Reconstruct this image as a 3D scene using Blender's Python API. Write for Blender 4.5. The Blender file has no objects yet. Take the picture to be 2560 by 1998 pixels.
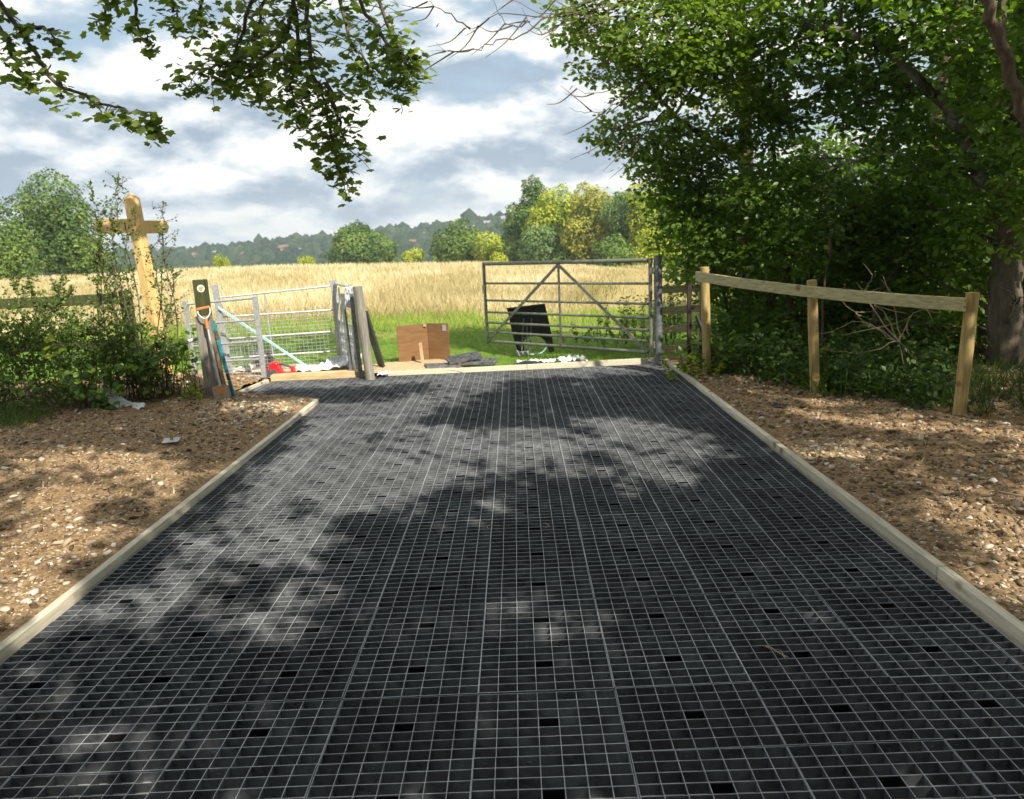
import bpy, math, random
import numpy as np
from mathutils import Vector, Matrix
rng = np.random.default_rng(7); random.seed(7)
scn = bpy.context.scene
COL = scn.collection
R = math.radians

# ---------------------------------------------------------------- camera
CAMH = 1.614
cam_d = bpy.data.cameras.new('camera'); cam = bpy.data.objects.new('camera', cam_d); COL.objects.link(cam)
FPX = 1850.0
cam_d.sensor_fit = 'HORIZONTAL'; cam_d.sensor_width = 36.0; cam_d.lens = FPX/2560*36.0
cam_d.clip_start = 0.05; cam_d.clip_end = 6000
_d = Vector((6/FPX, 395.5/FPX, -1)).normalized()      # where level "straight ahead" falls in the lens
_u = Vector((1, .048, 0)).cross(_d).normalized()      # hand-held roll of a few degrees
_x = _d.cross(_u)
M = Matrix((_x, _d, _u))                              # camera-to-world rotation
cam.matrix_world = Matrix.Translation((0, 0, CAMH)) @ M.to_4x4()
cam_d.dof.use_dof = True; cam_d.dof.focus_distance = 3.6; cam_d.dof.aperture_fstop = 4.5
scn.camera = cam

# ---------------------------------------------------------------- sun, sky, exposure
SUN = Vector((0.42, -0.61, 0.67)).normalized()
sl = bpy.data.lights.new('sun', 'SUN'); so = bpy.data.objects.new('sun', sl); COL.objects.link(so)
sl.energy = 5.0; sl.angle = R(0.55); sl.color = (1.0, .94, .82)
so.rotation_euler = SUN.to_track_quat('Z', 'Y').to_euler()
so.location = (0, 0, 60)

w = bpy.data.worlds.new('World'); scn.world = w; w.use_nodes = True
nt = w.node_tree; nt.nodes.clear()
def N(t, **k):
    n = nt.nodes.new(t)
    for a, b in k.items(): setattr(n, a, b)
    return n
def L(a, b): nt.links.new(a, b)
def mth(op, a, b=None, c=None, clamp=False):
    n = N('ShaderNodeMath', operation=op); n.use_clamp = clamp
    for i, v in enumerate((a, b, c)):
        if v is None: continue
        if isinstance(v, (int, float)): n.inputs[i].default_value = v
        else: L(v, n.inputs[i])
    return n.outputs[0]
def mixc(f, a, b):
    n = N('ShaderNodeMix', data_type='RGBA'); 
    for s, v in ((n.inputs[0], f), (n.inputs[6], a), (n.inputs[7], b)):
        if isinstance(v, (int, float)): s.default_value = v
        elif isinstance(v, tuple): s.default_value = (*v, 1)
        else: L(v, s)
    return n.outputs[2]
out = N('ShaderNodeOutputWorld'); bg = N('ShaderNodeBackground'); L(bg.outputs[0], out.inputs[0])
sky = N('ShaderNodeTexSky', sky_type='NISHITA'); sky.sun_disc = False
sky.sun_elevation = math.asin(SUN.z); sky.sun_rotation = math.atan2(SUN.x, SUN.y)
skb = N('ShaderNodeVectorMath', operation='SCALE'); L(sky.outputs[0], skb.inputs[0]); skb.inputs['Scale'].default_value = 0.085
tc = N('ShaderNodeTexCoord'); sp = N('ShaderNodeSeparateXYZ'); L(tc.outputs['Generated'], sp.inputs[0])
zz = mth('ADD', mth('MAXIMUM', sp.outputs[2], 0.0), 0.24)
cu, cv = mth('DIVIDE', sp.outputs[0], zz), mth('DIVIDE', sp.outputs[1], zz)
def cloud(du, dv, sc, det, rough, seed):
    cb = N('ShaderNodeCombineXYZ'); L(mth('ADD', cu, du), cb.inputs[0]); L(mth('ADD', cv, dv), cb.inputs[1]); cb.inputs[2].default_value = seed
    n = N('ShaderNodeTexNoise'); n.inputs['Scale'].default_value = sc; n.inputs['Detail'].default_value = det
    n.inputs['Roughness'].default_value = rough; n.inputs['Distortion'].default_value = .25; L(cb.outputs[0], n.inputs['Vector'])
    return n.outputs[0]
c1 = cloud(0, 0, 1.5, 10, .57, 3.1); c2 = cloud(.05, .20, 1.5, 10, .57, 3.1)
big = cloud(0, 0, .42, 4, .5, 8.4); fine = cloud(0, 0, 4.2, 6, .6, 1.7)
def puff(dz, sc, det, seed):
    cb = N('ShaderNodeCombineXYZ'); L(mth('MULTIPLY', sp.outputs[0], 1.0), cb.inputs[0]); L(mth('ADD', sp.outputs[1], seed), cb.inputs[1]); L(mth('MULTIPLY', mth('ADD', sp.outputs[2], dz), 2.3), cb.inputs[2])
    n = N('ShaderNodeTexNoise'); n.inputs['Scale'].default_value = sc; n.inputs['Detail'].default_value = det
    n.inputs['Roughness'].default_value = .55; n.inputs['Distortion'].default_value = .15; L(cb.outputs[0], n.inputs['Vector']); return n.outputs[0]
p1 = puff(0, 5.2, 10, 5.2); p2 = puff(.026, 5.2, 10, 5.2)
cov = mth('ADD', mth('ADD', mth('MULTIPLY', c1, .40), mth('MULTIPLY', p1, .42)), mth('MULTIPLY', big, .28))
mask = N('ShaderNodeMapRange', interpolation_type='SMOOTHSTEP'); L(cov, mask.inputs[0]); mask.inputs[1].default_value = .455; mask.inputs[2].default_value = .555
rel = mth('ADD', mth('ADD', mth('MULTIPLY', mth('SUBTRACT', c1, c2), 1.8), mth('MULTIPLY', mth('SUBTRACT', p1, p2), 6.0)), mth('ADD', mth('MULTIPLY', mth('SUBTRACT', big, .5), 1.7), .50))
rel = mth('ADD', rel, mth('MULTIPLY', mth('SUBTRACT', fine, .5), .5), None, True)
ccol = N('ShaderNodeValToRGB'); L(rel, ccol.inputs[0])
e = ccol.color_ramp.elements
e[0].position = .0; e[0].color = (.33, .41, .51, 1); e[1].position = 1; e[1].color = (.98, .97, .90, 1)
for p_, c_ in ((.3, (.47, .545, .62)), (.55, (.64, .70, .745)), (.78, (.79, .825, .835))):
    x_ = ccol.color_ramp.elements.new(p_); x_.color = (*c_, 1)
blue = mixc(.65, skb.outputs[0], (.44, .585, .69))
hz = mth('POWER', mth('SUBTRACT', 1.0, mth('MAXIMUM', sp.outputs[2], 0.0)), 14)
L(mixc(mth('MULTIPLY', hz, .55), mixc(mask.outputs[0], blue, ccol.outputs[0]), (.58, .66, .72)), bg.inputs[0])
bg.inputs[1].default_value = 0.80
scn.view_settings.view_transform = 'Standard'; scn.view_settings.look = 'None'
scn.view_settings.exposure = 0.62; scn.view_settings.gamma = 1.0; scn.view_settings.use_curve_mapping = False
scn.render.resolution_x = 1024; scn.render.resolution_y = 799

# ================================================================ helpers
def new_mat(name):
    m = bpy.data.materials.new(name); m.use_nodes = True
    return m, m.node_tree, m.node_tree.nodes['Principled BSDF']
def ramp(t, src, stops):
    r = t.nodes.new('ShaderNodeValToRGB'); t.links.new(src, r.inputs[0])
    el = r.color_ramp.elements
    el[0].position, el[0].color = stops[0][0], (*stops[0][1], 1)
    el[1].position, el[1].color = stops[-1][0], (*stops[-1][1], 1)
    for p, c in stops[1:-1]:
        q = el.new(p); q.color = (*c, 1)
    return r.outputs[0]
def noise(t, scale, detail=4, rough=.5, coord='Object', stretch=None):
    c = t.nodes.new('ShaderNodeTexCoord'); n = t.nodes.new('ShaderNodeTexNoise')
    src = c.outputs[coord]
    if stretch:
        mp = t.nodes.new('ShaderNodeMapping'); mp.inputs['Scale'].default_value = stretch
        t.links.new(src, mp.inputs[0]); src = mp.outputs[0]
    n.inputs['Scale'].default_value = scale; n.inputs['Detail'].default_value = detail; n.inputs['Roughness'].default_value = rough
    t.links.new(src, n.inputs['Vector']); return n.outputs[0]
def bump(t, b, src, s=.3, d=.01):
    bp = t.nodes.new('ShaderNodeBump'); bp.inputs['Strength'].default_value = s; bp.inputs['Distance'].default_value = d
    t.links.new(src, bp.inputs['Height']); t.links.new(bp.outputs[0], b.inputs['Normal'])
def noisy(name, stops, scale=6, detail=5, rough=.55, coord='Object', stretch=None, rgh=.7, metal=0, bs=.25, bd=.004, spec=.5, rnd=0, knots=0):
    m, t, b = new_mat(name)
    n = noise(t, scale, detail, rough, coord, stretch)
    col = ramp(t, n, stops)
    if rnd:                                             # each board or panel a little lighter or darker than the next
        oi = t.nodes.new('ShaderNodeObjectInfo'); mr_ = t.nodes.new('ShaderNodeMapRange'); t.links.new(oi.outputs['Random'], mr_.inputs[0])
        mr_.inputs[3].default_value = 1-rnd; mr_.inputs[4].default_value = 1+rnd
        hs_ = t.nodes.new('ShaderNodeHueSaturation'); t.links.new(mr_.outputs[0], hs_.inputs['Value']); t.links.new(col, hs_.inputs['Color']); col = hs_.outputs[0]
    if knots:                                           # dark round knots and a little mud
        tc_ = t.nodes.new('ShaderNodeTexCoord'); vo = t.nodes.new('ShaderNodeTexVoronoi'); vo.inputs['Scale'].default_value = knots; t.links.new(tc_.outputs['Object'], vo.inputs['Vector'])
        kr = ramp(t, vo.outputs['Distance'], [(.06, (.30, .22, .15)), (.13, (.72, .66, .58)), (.17, (1, 1, 1))])
        mk_ = t.nodes.new('ShaderNodeMix'); mk_.data_type = 'RGBA'; mk_.blend_type = 'MULTIPLY'; mk_.inputs[0].default_value = .85
        t.links.new(col, mk_.inputs[6]); t.links.new(kr, mk_.inputs[7]); col = mk_.outputs[2]
    t.links.new(col, b.inputs['Base Color'])
    b.inputs['Roughness'].default_value = rgh; b.inputs['Metallic'].default_value = metal
    b.inputs['Specular IOR Level'].default_value = spec
    if bs: bump(t, b, n, bs, bd)
    return m
def tint_mat(name, stops, rgh=.5, transl=0.35, tcol=None, spec=.4):
    m, t, b = new_mat(name)
    a = t.nodes.new('ShaderNodeAttribute'); a.attribute_name = 'tint'
    c = ramp(t, a.outputs['Fac'], stops)
    t.links.new(c, b.inputs['Base Color']); b.inputs['Roughness'].default_value = rgh
    b.inputs['Specular IOR Level'].default_value = spec
    if transl:
        tr = t.nodes.new('ShaderNodeBsdfTranslucent'); mx = t.nodes.new('ShaderNodeMixShader')
        g = t.nodes.new('ShaderNodeMix'); g.data_type = 'RGBA'; g.blend_type = 'MULTIPLY'; g.inputs[0].default_value = 1
        t.links.new(c, g.inputs[6]); g.inputs[7].default_value = (*(tcol or (1.9, 1.9, .7)), 1)
        t.links.new(g.outputs[2], tr.inputs[0]); mx.inputs[0].default_value = transl
        t.links.new(b.outputs[0], mx.inputs[1]); t.links.new(tr.outputs[0], mx.inputs[2])
        t.links.new(mx.outputs[0], t.nodes['Material Output'].inputs[0])
    return m

ORG = {}
def thing(name, label, cat, loc=(0, 0, 0), group=None):
    o = bpy.data.objects.new(name, None); COL.objects.link(o); o.location = loc
    o.empty_display_size = .1
    o['label'] = label; o['category'] = cat
    if group: o['group'] = group
    ORG[o.name] = Vector(loc); return o
def tag(o, label, cat, group=None):
    o['label'] = label; o['category'] = cat
    if group: o['group'] = group
    return o
def link(name, me, parent=None, loc=None, kind=None):
    """one mesh object; with a parent its vertices are given relative to the thing's base"""
    o = bpy.data.objects.new(name, me); COL.objects.link(o)
    if parent is not None:
        o.parent = parent; ORG[o.name] = ORG[parent.name]
    elif loc is not None:
        o.location = loc; ORG[o.name] = Vector(loc)
    else: ORG[o.name] = Vector((0, 0, 0))
    if kind: o['kind'] = kind
    return o
def trimesh(name, V, F, mat, parent=None, tint=None, kind=None, loc=None, smooth=False):
    V = np.asarray(V, np.float32).reshape(-1, 3); F = np.asarray(F, np.int32)
    if parent is not None: V = V - np.array(ORG[parent.name], np.float32)
    elif loc is not None: V = V - np.array(loc, np.float32)
    k = F.shape[1]
    me = bpy.data.meshes.new(name)
    me.vertices.add(len(V)); me.vertices.foreach_set('co', V.ravel())
    me.loops.add(F.size); me.loops.foreach_set('vertex_index', F.ravel())
    me.polygons.add(len(F)); me.polygons.foreach_set('loop_start', np.arange(0, F.size, k, dtype=np.int32))
    me.polygons.foreach_set('loop_total', np.full(len(F), k, np.int32))
    if smooth: me.polygons.foreach_set('use_smooth', np.ones(len(F), bool))
    me.update(calc_edges=True)
    if tint is not None:
        a = me.attributes.new('tint', 'FLOAT', 'FACE'); a.data.foreach_set('value', np.asarray(tint, np.float32))
    me.materials.append(mat)
    return link(name, me, parent, loc, kind)
def norm(a): return a/np.maximum(np.linalg.norm(a, axis=-1, keepdims=True), 1e-9)
def frames(n, d):
    """rotation matrices with z = n and y close to d"""
    n = norm(n); x = norm(np.cross(d, n)); y = np.cross(n, x)
    return np.stack([x, y, n], -1)
def scatter(tv, tf, pos, rot, sc):
    """copies of a small template as arrays"""
    tv = np.asarray(tv, float); tf = np.asarray(tf)
    n = len(pos); sc = np.asarray(sc, float)
    if sc.ndim == 1: sc = sc[:, None].repeat(3, 1)
    v = np.einsum('nij,nkj->nki', rot, tv[None]*sc[:, None, :]) + pos[:, None, :]
    f = tf[None] + (np.arange(n)*len(tv))[:, None, None]
    return v.reshape(-1, 3), f.reshape(-1, tf.shape[1])
def rdir(n):
    v = rng.normal(size=(n, 3)); return norm(v)
# leaf templates (unit length along +y, base at the origin)
OVAL_V = [(0, 0, 0), (-.26, .28, .05), (-.3, .6, .04), (0, 1, -.06), (.3, .6, .04), (.26, .28, .05), (0, .45, -.03)]
OVAL_F = [(0, 6, 1), (1, 6, 2), (2, 6, 3), (3, 6, 4), (4, 6, 5), (5, 6, 0)]
LEAF4_V = [(0, 0, 0), (-.32, .45, .06), (0, 1, -.05), (.32, .45, .06)]
LEAF4_F = [(0, 2, 1), (0, 3, 2)]
_ml = [(0, 0), (-.26, -.08), (-.52, .16), (-.42, .30), (-.60, .62), (-.27, .66), (0, 1.0), (.27, .66), (.60, .62), (.42, .30), (.52, .16), (.26, -.08)]
MAPLE_V = [(0, .32, .04)] + [(x, y, -.12*abs(x)+(-.06 if y > .9 else 0)) for x, y in _ml]
MAPLE_F = [(0, i+1, (i+1) % 12+1) for i in range(12)]
BLADE_V = [(-.5, 0, 0), (.5, 0, 0), (-.35, .12, .55), (.35, .12, .55), (0, .38, 1)]
BLADE_F = [(0, 1, 3), (0, 3, 2), (2, 3, 4)]
# value noise for relief
_tab = rng.random((256, 256))
def vnoise(x, y):
    xi = np.floor(x).astype(int); yi = np.floor(y).astype(int); fx = x-xi; fy = y-yi
    fx = fx*fx*(3-2*fx); fy = fy*fy*(3-2*fy)
    g = lambda a, b: _tab[a % 256, b % 256]
    return (g(xi, yi)*(1-fx)+g(xi+1, yi)*fx)*(1-fy)+(g(xi, yi+1)*(1-fx)+g(xi+1, yi+1)*fx)*fy
def fbm(x, y, o=5, p=.5):
    s = 0; a = 1; t = 0
    for i in range(o): s = s+a*vnoise(x*2**i+17*i, y*2**i+5*i); t += a; a *= p
    return s/t

class MB:
    def __init__(s): s.v = []; s.f = []
    def add(s, V, F):
        b = len(s.v); s.v += [tuple(p) for p in V]; s.f += [tuple(i+b for i in q) for q in F]; return s
    def box(s, c, d, rz=0, rot=None):
        m = rot if rot is not None else Matrix.Rotation(rz, 3, 'Z')
        P = [Vector(c)+m @ Vector((x*d[0]/2, y*d[1]/2, z*d[2]/2)) for x, y, z in
             ((-1,-1,-1),(1,-1,-1),(1,1,-1),(-1,1,-1),(-1,-1,1),(1,-1,1),(1,1,1),(-1,1,1))]
        return s.add(P, [(0,3,2,1),(4,5,6,7),(0,1,5,4),(1,2,6,5),(2,3,7,6),(3,0,4,7)])
    def beam(s, a, b, w, h, up=(0, 0, 1)):
        """a squared timber or bar from a to b, w across, h along up"""
        a, b = Vector(a), Vector(b); y = (b-a); l = y.length; y.normalize()
        x = y.cross(Vector(up)).normalized(); z = x.cross(y)
        m = Matrix((x, y, z)).transposed()
        return s.box((a+b)/2, (w, l, h), rot=m)
    def tube(s, path, rad, n=8, caps=True):
        P = [Vector(p) for p in path]; k = len(P)
        rad = [rad]*k if isinstance(rad, (int, float)) else rad
        V = []; ref = None
        for i, p in enumerate(P):
            t = (P[min(i+1, k-1)]-P[max(i-1, 0)]).normalized()
            if ref is None:
                ref = t.cross(Vector((0, 0, 1)) if abs(t.z) < .9 else Vector((1, 0, 0))).normalized()
            ref = (ref-t*ref.dot(t)).normalized(); q = t.cross(ref)
            V += [p+(ref*math.cos(2*math.pi*j/n)+q*math.sin(2*math.pi*j/n))*rad[i] for j in range(n)]
        F = [(i*n+j, i*n+(j+1) % n, (i+1)*n+(j+1) % n, (i+1)*n+j) for i in range(k-1) for j in range(n)]
        if caps: F += [tuple(range(n))[::-1], tuple((k-1)*n+j for j in range(n))]
        return s.add(V, F)
    def prism(s, pts, thick, origin=(0, 0, 0), ax=(1, 0, 0), ay=(0, 0, 1)):
        """outline pts in the plane ax/ay given thickness along its normal"""
        ax, ay, o = Vector(ax).normalized(), Vector(ay).normalized(), Vector(origin); nn = ax.cross(ay).normalized()
        n = len(pts)
        V = [o+ax*x+ay*y+nn*z for z in (-thick/2, thick/2) for x, y in pts]
        return s.add(V, [tuple(range(n))[::-1], tuple(range(n, 2*n))]+[(i, (i+1) % n, n+(i+1) % n, n+i) for i in range(n)])
    def build(s, name, mat, parent=None, loc=None, bevel=0, smooth=False, kind=None):
        off = ORG[parent.name] if parent is not None else Vector(loc or (0, 0, 0))
        me = bpy.data.meshes.new(name)
        me.from_pydata([tuple(Vector(p)-off) for p in s.v], [], s.f); me.update()
        if smooth:
            for p in me.polygons: p.use_smooth = True
            me.set_sharp_from_angle(angle=R(40))
        me.materials.append(mat)
        o = link(name, me, parent, loc, kind)
        if bevel:
            b = o.modifiers.new('edge', 'BEVEL'); b.width = bevel; b.segments = 2; b.limit_method = 'ANGLE'
        return o
def curve_pts(pts, n=6, wob=0.0):
    """smooth a polyline (Catmull-Rom)"""
    P = [np.array(p, float) for p in pts]; P = [2*P[0]-P[1]]+P+[2*P[-1]-P[-2]]
    o = []
    for i in range(1, len(P)-2):
        for j in range(n):
            t = j/n; a, b, c, d = P[i-1:i+3]
            o.append(.5*((2*b)+(-a+c)*t+(2*a-5*b+4*c-d)*t*t+(-a+3*b-3*c+d)*t**3))
    o.append(P[-2]); o = np.array(o)
    if wob: o = o+rng.normal(size=o.shape)*wob
    return o
def inpoly(x, y, poly):
    r = np.zeros(len(x), bool); n = len(poly)
    for i in range(n):
        x0, y0 = poly[i]; x1, y1 = poly[(i+1) % n]
        c = ((y0 > y) != (y1 > y)) & (x < (x1-x0)*(y-y0)/((y1-y0) or 1e-9)+x0)
        r ^= c
    return r

# ================================================================ materials
m_plastic = noisy('black_plastic', [(.34, (.013, .015, .019)), (.66, (.15, .158, .17))], 7, 6, .68, rgh=.58, bs=.2, bd=.002, spec=.95, rnd=.28)
m_pit = noisy('black_pit', [(.3, (.010, .010, .010)), (.7, (.018, .018, .018))], 5, rgh=.9, bs=0, spec=.1)
m_edge = noisy('scuffed_skylit_edge', [(.3, (.20, .21, .22)), (.7, (.58, .59, .60))], 11, 5, .7, rgh=.4, bs=0, rnd=.2)  # scuffed tops, paled further in colour for the sky and sun they catch
m_fabric = noisy('white_fleece', [(.3, (.62, .61, .58)), (.7, (.80, .79, .76))], 20, rgh=.9)
m_kerb = noisy('pale_sawn_timber', [(.2, (.34, .29, .19)), (.45, (.56, .50, .37)), (.62, (.66, .60, .46)), (.8, (.60, .45, .24))], 7, 7, .65, 'Object', (9, .7, 9), rgh=.8, bs=.5, rnd=.16, knots=4)
m_rail = noisy('treated_timber', [(.25, (.24, .20, .085)), (.5, (.45, .40, .20)), (.75, (.60, .55, .32))], 5, 7, .62, 'Object', (2.2, 2.2, 12), rgh=.75, bs=.35, knots=4.2)
m_plank = noisy('yellow_sawn_timber', [(.25, (.36, .24, .11)), (.5, (.56, .41, .21)), (.75, (.70, .56, .34))], 6, 7, .6, 'Object', (.8, 8, 8), rgh=.8, bs=.4)
m_post = noisy('round_post_timber', [(.25, (.20, .135, .045)), (.5, (.42, .305, .11)), (.75, (.56, .44, .20))], 6, 7, .65, 'Object', (7, 7, .7), rgh=.75, bs=.5, bd=.01, knots=5)
m_oldwood = noisy('weathered_timber', [(.25, (.12, .11, .09)), (.5, (.24, .22, .18)), (.78, (.40, .38, .33))], 5, 7, .65, 'Object', (9, 9, .8), rgh=.85, bs=.5, bd=.006)
m_green = noisy('green_weathered_timber', [(.25, (.024, .028, .008)), (.5, (.052, .060, .016)), (.78, (.11, .11, .04))], 5, 7, .6, 'Object', (8, 8, .9), rgh=.85, bs=.4)
m_oak = noisy('new_oak', [(.2, (.44, .24, .07)), (.5, (.74, .48, .18)), (.78, (.84, .62, .30))], 4, 7, .62, 'Object', (7, 7, .6), rgh=.65, bs=.3)
m_ply = noisy('plywood', [(.2, (.13, .062, .022)), (.5, (.20, .105, .040)), (.8, (.27, .15, .065))], 4, 6, .6, 'Object', (1, 1, 7), rgh=.8, bs=.1)
m_galv = noisy('galvanised_steel', [(.25, (.36, .38, .40)), (.5, (.52, .54, .56)), (.75, (.68, .70, .71))], 30, 5, .6, rgh=.45, metal=.5, bs=.08)
m_gate = noisy('dull_galvanised_steel', [(.25, (.15, .15, .13)), (.5, (.24, .24, .20)), (.75, (.36, .35, .30))], 22, 5, .6, rgh=.5, metal=.55, bs=.1)
m_gpost = noisy('grey_steel_post', [(.25, (.11, .12, .13)), (.5, (.20, .215, .22)), (.78, (.38, .40, .40))], 16, 6, .65, rgh=.5, metal=.5, bs=.1)
m_rust = noisy('dark_rusty_steel', [(.25, (.020, .013, .010)), (.7, (.060, .035, .024))], 18, rgh=.75, metal=.2)
m_black = noisy('matt_black_board', [(.25, (.010, .010, .011)), (.7, (.022, .022, .024))], 8, rgh=.55)
m_red = noisy('red_plastic', [(.25, (.62, .012, .018)), (.7, (.80, .03, .03))], 7, rgh=.32, bs=.05)
m_dark = noisy('dark_grey_plastic', [(.25, (.05, .05, .055)), (.7, (.10, .10, .105))], 12, rgh=.55)
m_teal = noisy('turquoise_paint', [(.3, (.015, .15, .20)), (.6, (.03, .24, .30)), (.85, (.12, .36, .40))], 10, rgh=.4, bs=.05)
m_strap = noisy('pale_turquoise_strap', [(.3, (.30, .52, .56)), (.7, (.46, .66, .68))], 20, rgh=.7)
m_spade = noisy('used_spade_steel', [(.3, (.22, .21, .20)), (.55, (.34, .30, .25)), (.75, (.40, .16, .045))], 9, 6, .6, rgh=.5, metal=.35)
m_clay = noisy('orange_clay_stain', [(.3, (.42, .17, .045)), (.7, (.58, .28, .09))], 14, rgh=.9)
m_handle = noisy('orange_wood_handle', [(.3, (.40, .13, .035)), (.7, (.62, .25, .085))], 8, 5, .5, 'Object', (6, 6, 1), rgh=.4)
m_lath = noisy('brown_lath', [(.3, (.18, .10, .045)), (.7, (.34, .21, .10))], 8, 5, .5, 'Object', (8, 8, .8), rgh=.8)
m_white = noisy('white_plastic', [(.3, (.68, .69, .70)), (.7, (.82, .82, .82))], 8, rgh=.45, bs=.1)
m_orange = noisy('orange_print', [(.3, (.62, .24, .03)), (.7, (.78, .36, .06))], 12, rgh=.5, bs=0)
m_sticker = noisy('grey_sticker', [(.3, (.33, .34, .35)), (.7, (.42, .43, .43))], 9, rgh=.6, bs=0)
m_pink = noisy('raw_sawn_stake', [(.3, (.42, .25, .14)), (.7, (.62, .42, .27))], 6, 5, .6, 'Object', (8, 8, .8), rgh=.8)
m_bark = noisy('grey_bark', [(.25, (.055, .044, .028)), (.5, (.14, .115, .078)), (.75, (.26, .22, .155))], 5, 8, .68, 'Object', (3.5, 3.5, .9), rgh=.9, bs=.9, bd=.03)
m_bark2 = noisy('brown_bark', [(.25, (.035, .024, .014)), (.5, (.10, .068, .038)), (.75, (.22, .155, .09))], 6, 8, .68, 'Object', (4, 4, .8), rgh=.9, bs=.9, bd=.03)
m_mottle = noisy('mottled_bark', [(.35, (.04, .037, .028)), (.5, (.14, .13, .10)), (.6, (.34, .33, .28))], 4, 6, .6, rgh=.9, bs=.7, bd=.02)
m_twig = noisy('twig', [(.25, (.06, .045, .03)), (.7, (.17, .13, .09))], 20, rgh=.85, bs=0)
m_dead = noisy('dead_stem', [(.25, (.20, .15, .09)), (.7, (.42, .34, .22))], 20, rgh=.85, bs=0)

g_dark = [(0, (.055, .10, .016)), (.5, (.115, .195, .030)), (.85, (.18, .285, .045)), (1, (.32, .39, .07))]
m_leafR = tint_mat('woodland_leaf', g_dark, .42, .5)
m_leafR2 = tint_mat('bright_woodland_leaf', [(0, (.055, .095, .015)), (.5, (.125, .20, .026)), (.9, (.22, .31, .04)), (1, (.40, .41, .06))], .45, .42)
m_maple = tint_mat('maple_leaf', [(0, (.060, .10, .018)), (.5, (.13, .195, .032)), (.85, (.21, .29, .055)), (1, (.36, .42, .13))], .42, .45)
m_under = tint_mat('undergrowth_leaf', [(0, (.025, .055, .010)), (.6, (.06, .11, .018)), (1, (.13, .19, .03))], .5, .35)
m_shade = tint_mat('unseen_shade_leaf', [(0, (.030, .050, .014)), (1, (.07, .11, .03))], .6, .15)  # dark, barely translucent leaf for the unseen shade-casting crown
m_haw = tint_mat('hedge_leaf', [(0, (.045, .080, .016)), (.5, (.095, .155, .026)), (.85, (.16, .23, .04)), (1, (.30, .34, .07))], .5, .3)
m_bram = tint_mat('bramble_leaf', [(0, (.04, .09, .015)), (.5, (.09, .17, .025)), (1, (.24, .34, .04))], .5, .4)
m_yel = tint_mat('yellow_green_leaf', [(0, (.16, .26, .02)), (1, (.42, .48, .05))], .5, .45)
m_lawn = tint_mat('lawn_blade', [(0, (.10, .20, .018)), (.6, (.18, .32, .03)), (1, (.34, .40, .08))], .6, .3)
m_straw = tint_mat('dry_grass', [(0, (.25, .24, .10)), (.3, (.40, .345, .165)), (.7, (.58, .49, .275)), (1, (.76, .69, .46))], .7, .25, (1.1, 1.0, .8), .2)
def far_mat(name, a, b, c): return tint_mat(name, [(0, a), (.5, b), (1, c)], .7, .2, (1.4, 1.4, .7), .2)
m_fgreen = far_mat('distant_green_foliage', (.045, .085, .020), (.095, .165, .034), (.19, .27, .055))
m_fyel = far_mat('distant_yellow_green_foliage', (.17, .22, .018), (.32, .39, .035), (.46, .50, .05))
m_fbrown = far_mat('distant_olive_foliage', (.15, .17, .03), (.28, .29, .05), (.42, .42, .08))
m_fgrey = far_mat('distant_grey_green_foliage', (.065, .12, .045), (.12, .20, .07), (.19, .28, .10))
m_wood = tint_mat('hill_wood', [(0, (.016, .034, .018)), (.5, (.030, .055, .026)), (1, (.06, .085, .035))], .9, 0, spec=.1)

# ================================================================ terrain
EDX = np.array([-90, -62, -50, -43, -30, -17, -5.5, 5.7, 16.9, 21.3, 28, 40.])
EDZ = np.array([.5, .49, .29, .5, .44, .03, -.38, -.91, -1.65, -2.6, -3.3, -4.2])-.50
def ground_z(x, y):
    x = np.asarray(x, float); y = np.asarray(y, float)
    yy = np.maximum(y, 1)
    e = np.interp(90*x/yy, EDX, EDZ)
    s = np.clip((y-16)/74, 0, 1)**1.3
    z = e*s
    z = z-np.clip(y-90, 0, None)*.07
    z = np.maximum(z, -22+.02*vnoise(x*.02, y*.02))
    z = z+(fbm(x*.25+40, y*.25+9, 3)-.5)*.12*np.clip((y-14)/10, 0, 1)
    z = z-.11*np.clip((y-9.9)/1.2, 0, 1)*np.clip((x+1.0)/.8, 0, 1)
    dip = (np.abs(x) < 8.3) & (y < 9.5)
    return np.where(dip, -.16, z)
ys = np.concatenate([np.arange(-14, 17, .35), 17*np.power(480/17, np.linspace(0, 1, 120))[1:]])
us = np.linspace(-1, 1, 121)
GX = us[None, :]*(np.maximum(ys, 2)[:, None]*1.05+13); GY = np.repeat(ys[:, None], 121, 1)
GZ = ground_z(GX, GY)
def grid_faces(r, c):
    i = np.arange(r-1)[:, None]*c+np.arange(c-1)[None, :]
    return np.stack([i, i+1, i+c+1, i+c], -1).reshape(-1, 4)
m, t, b = new_mat('grassland')
geo = t.nodes.new('ShaderNodeNewGeometry'); s3 = t.nodes.new('ShaderNodeSeparateXYZ'); t.links.new(geo.outputs['Position'], s3.inputs[0])
n1 = noise(t, .6, 4); n2 = noise(t, 9, 5)
a1 = t.nodes.new('ShaderNodeMath'); a1.operation = 'MULTIPLY_ADD'; t.links.new(n1, a1.inputs[0]); a1.inputs[1].default_value = 5; t.links.new(s3.outputs[1], a1.inputs[2])
mr = t.nodes.new('ShaderNodeMapRange'); t.links.new(a1.outputs[0], mr.inputs[0]); mr.inputs[1].default_value = 15.5; mr.inputs[2].default_value = 20
mx = t.nodes.new('ShaderNodeMix'); mx.data_type = 'RGBA'; t.links.new(mr.outputs[0], mx.inputs[0])
t.links.new(ramp(t, n2, [(.3, (.085, .15, .018)), (.7, (.17, .25, .04))]), mx.inputs[6])
t.links.new(ramp(t, n2, [(.3, (.26, .21, .08)), (.7, (.46, .36, .16))]), mx.inputs[7])
t.links.new(mx.outputs[2], b.inputs['Base Color']); b.inputs['Roughness'].default_value = .95; b.inputs['Specular IOR Level'].default_value = .1
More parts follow.
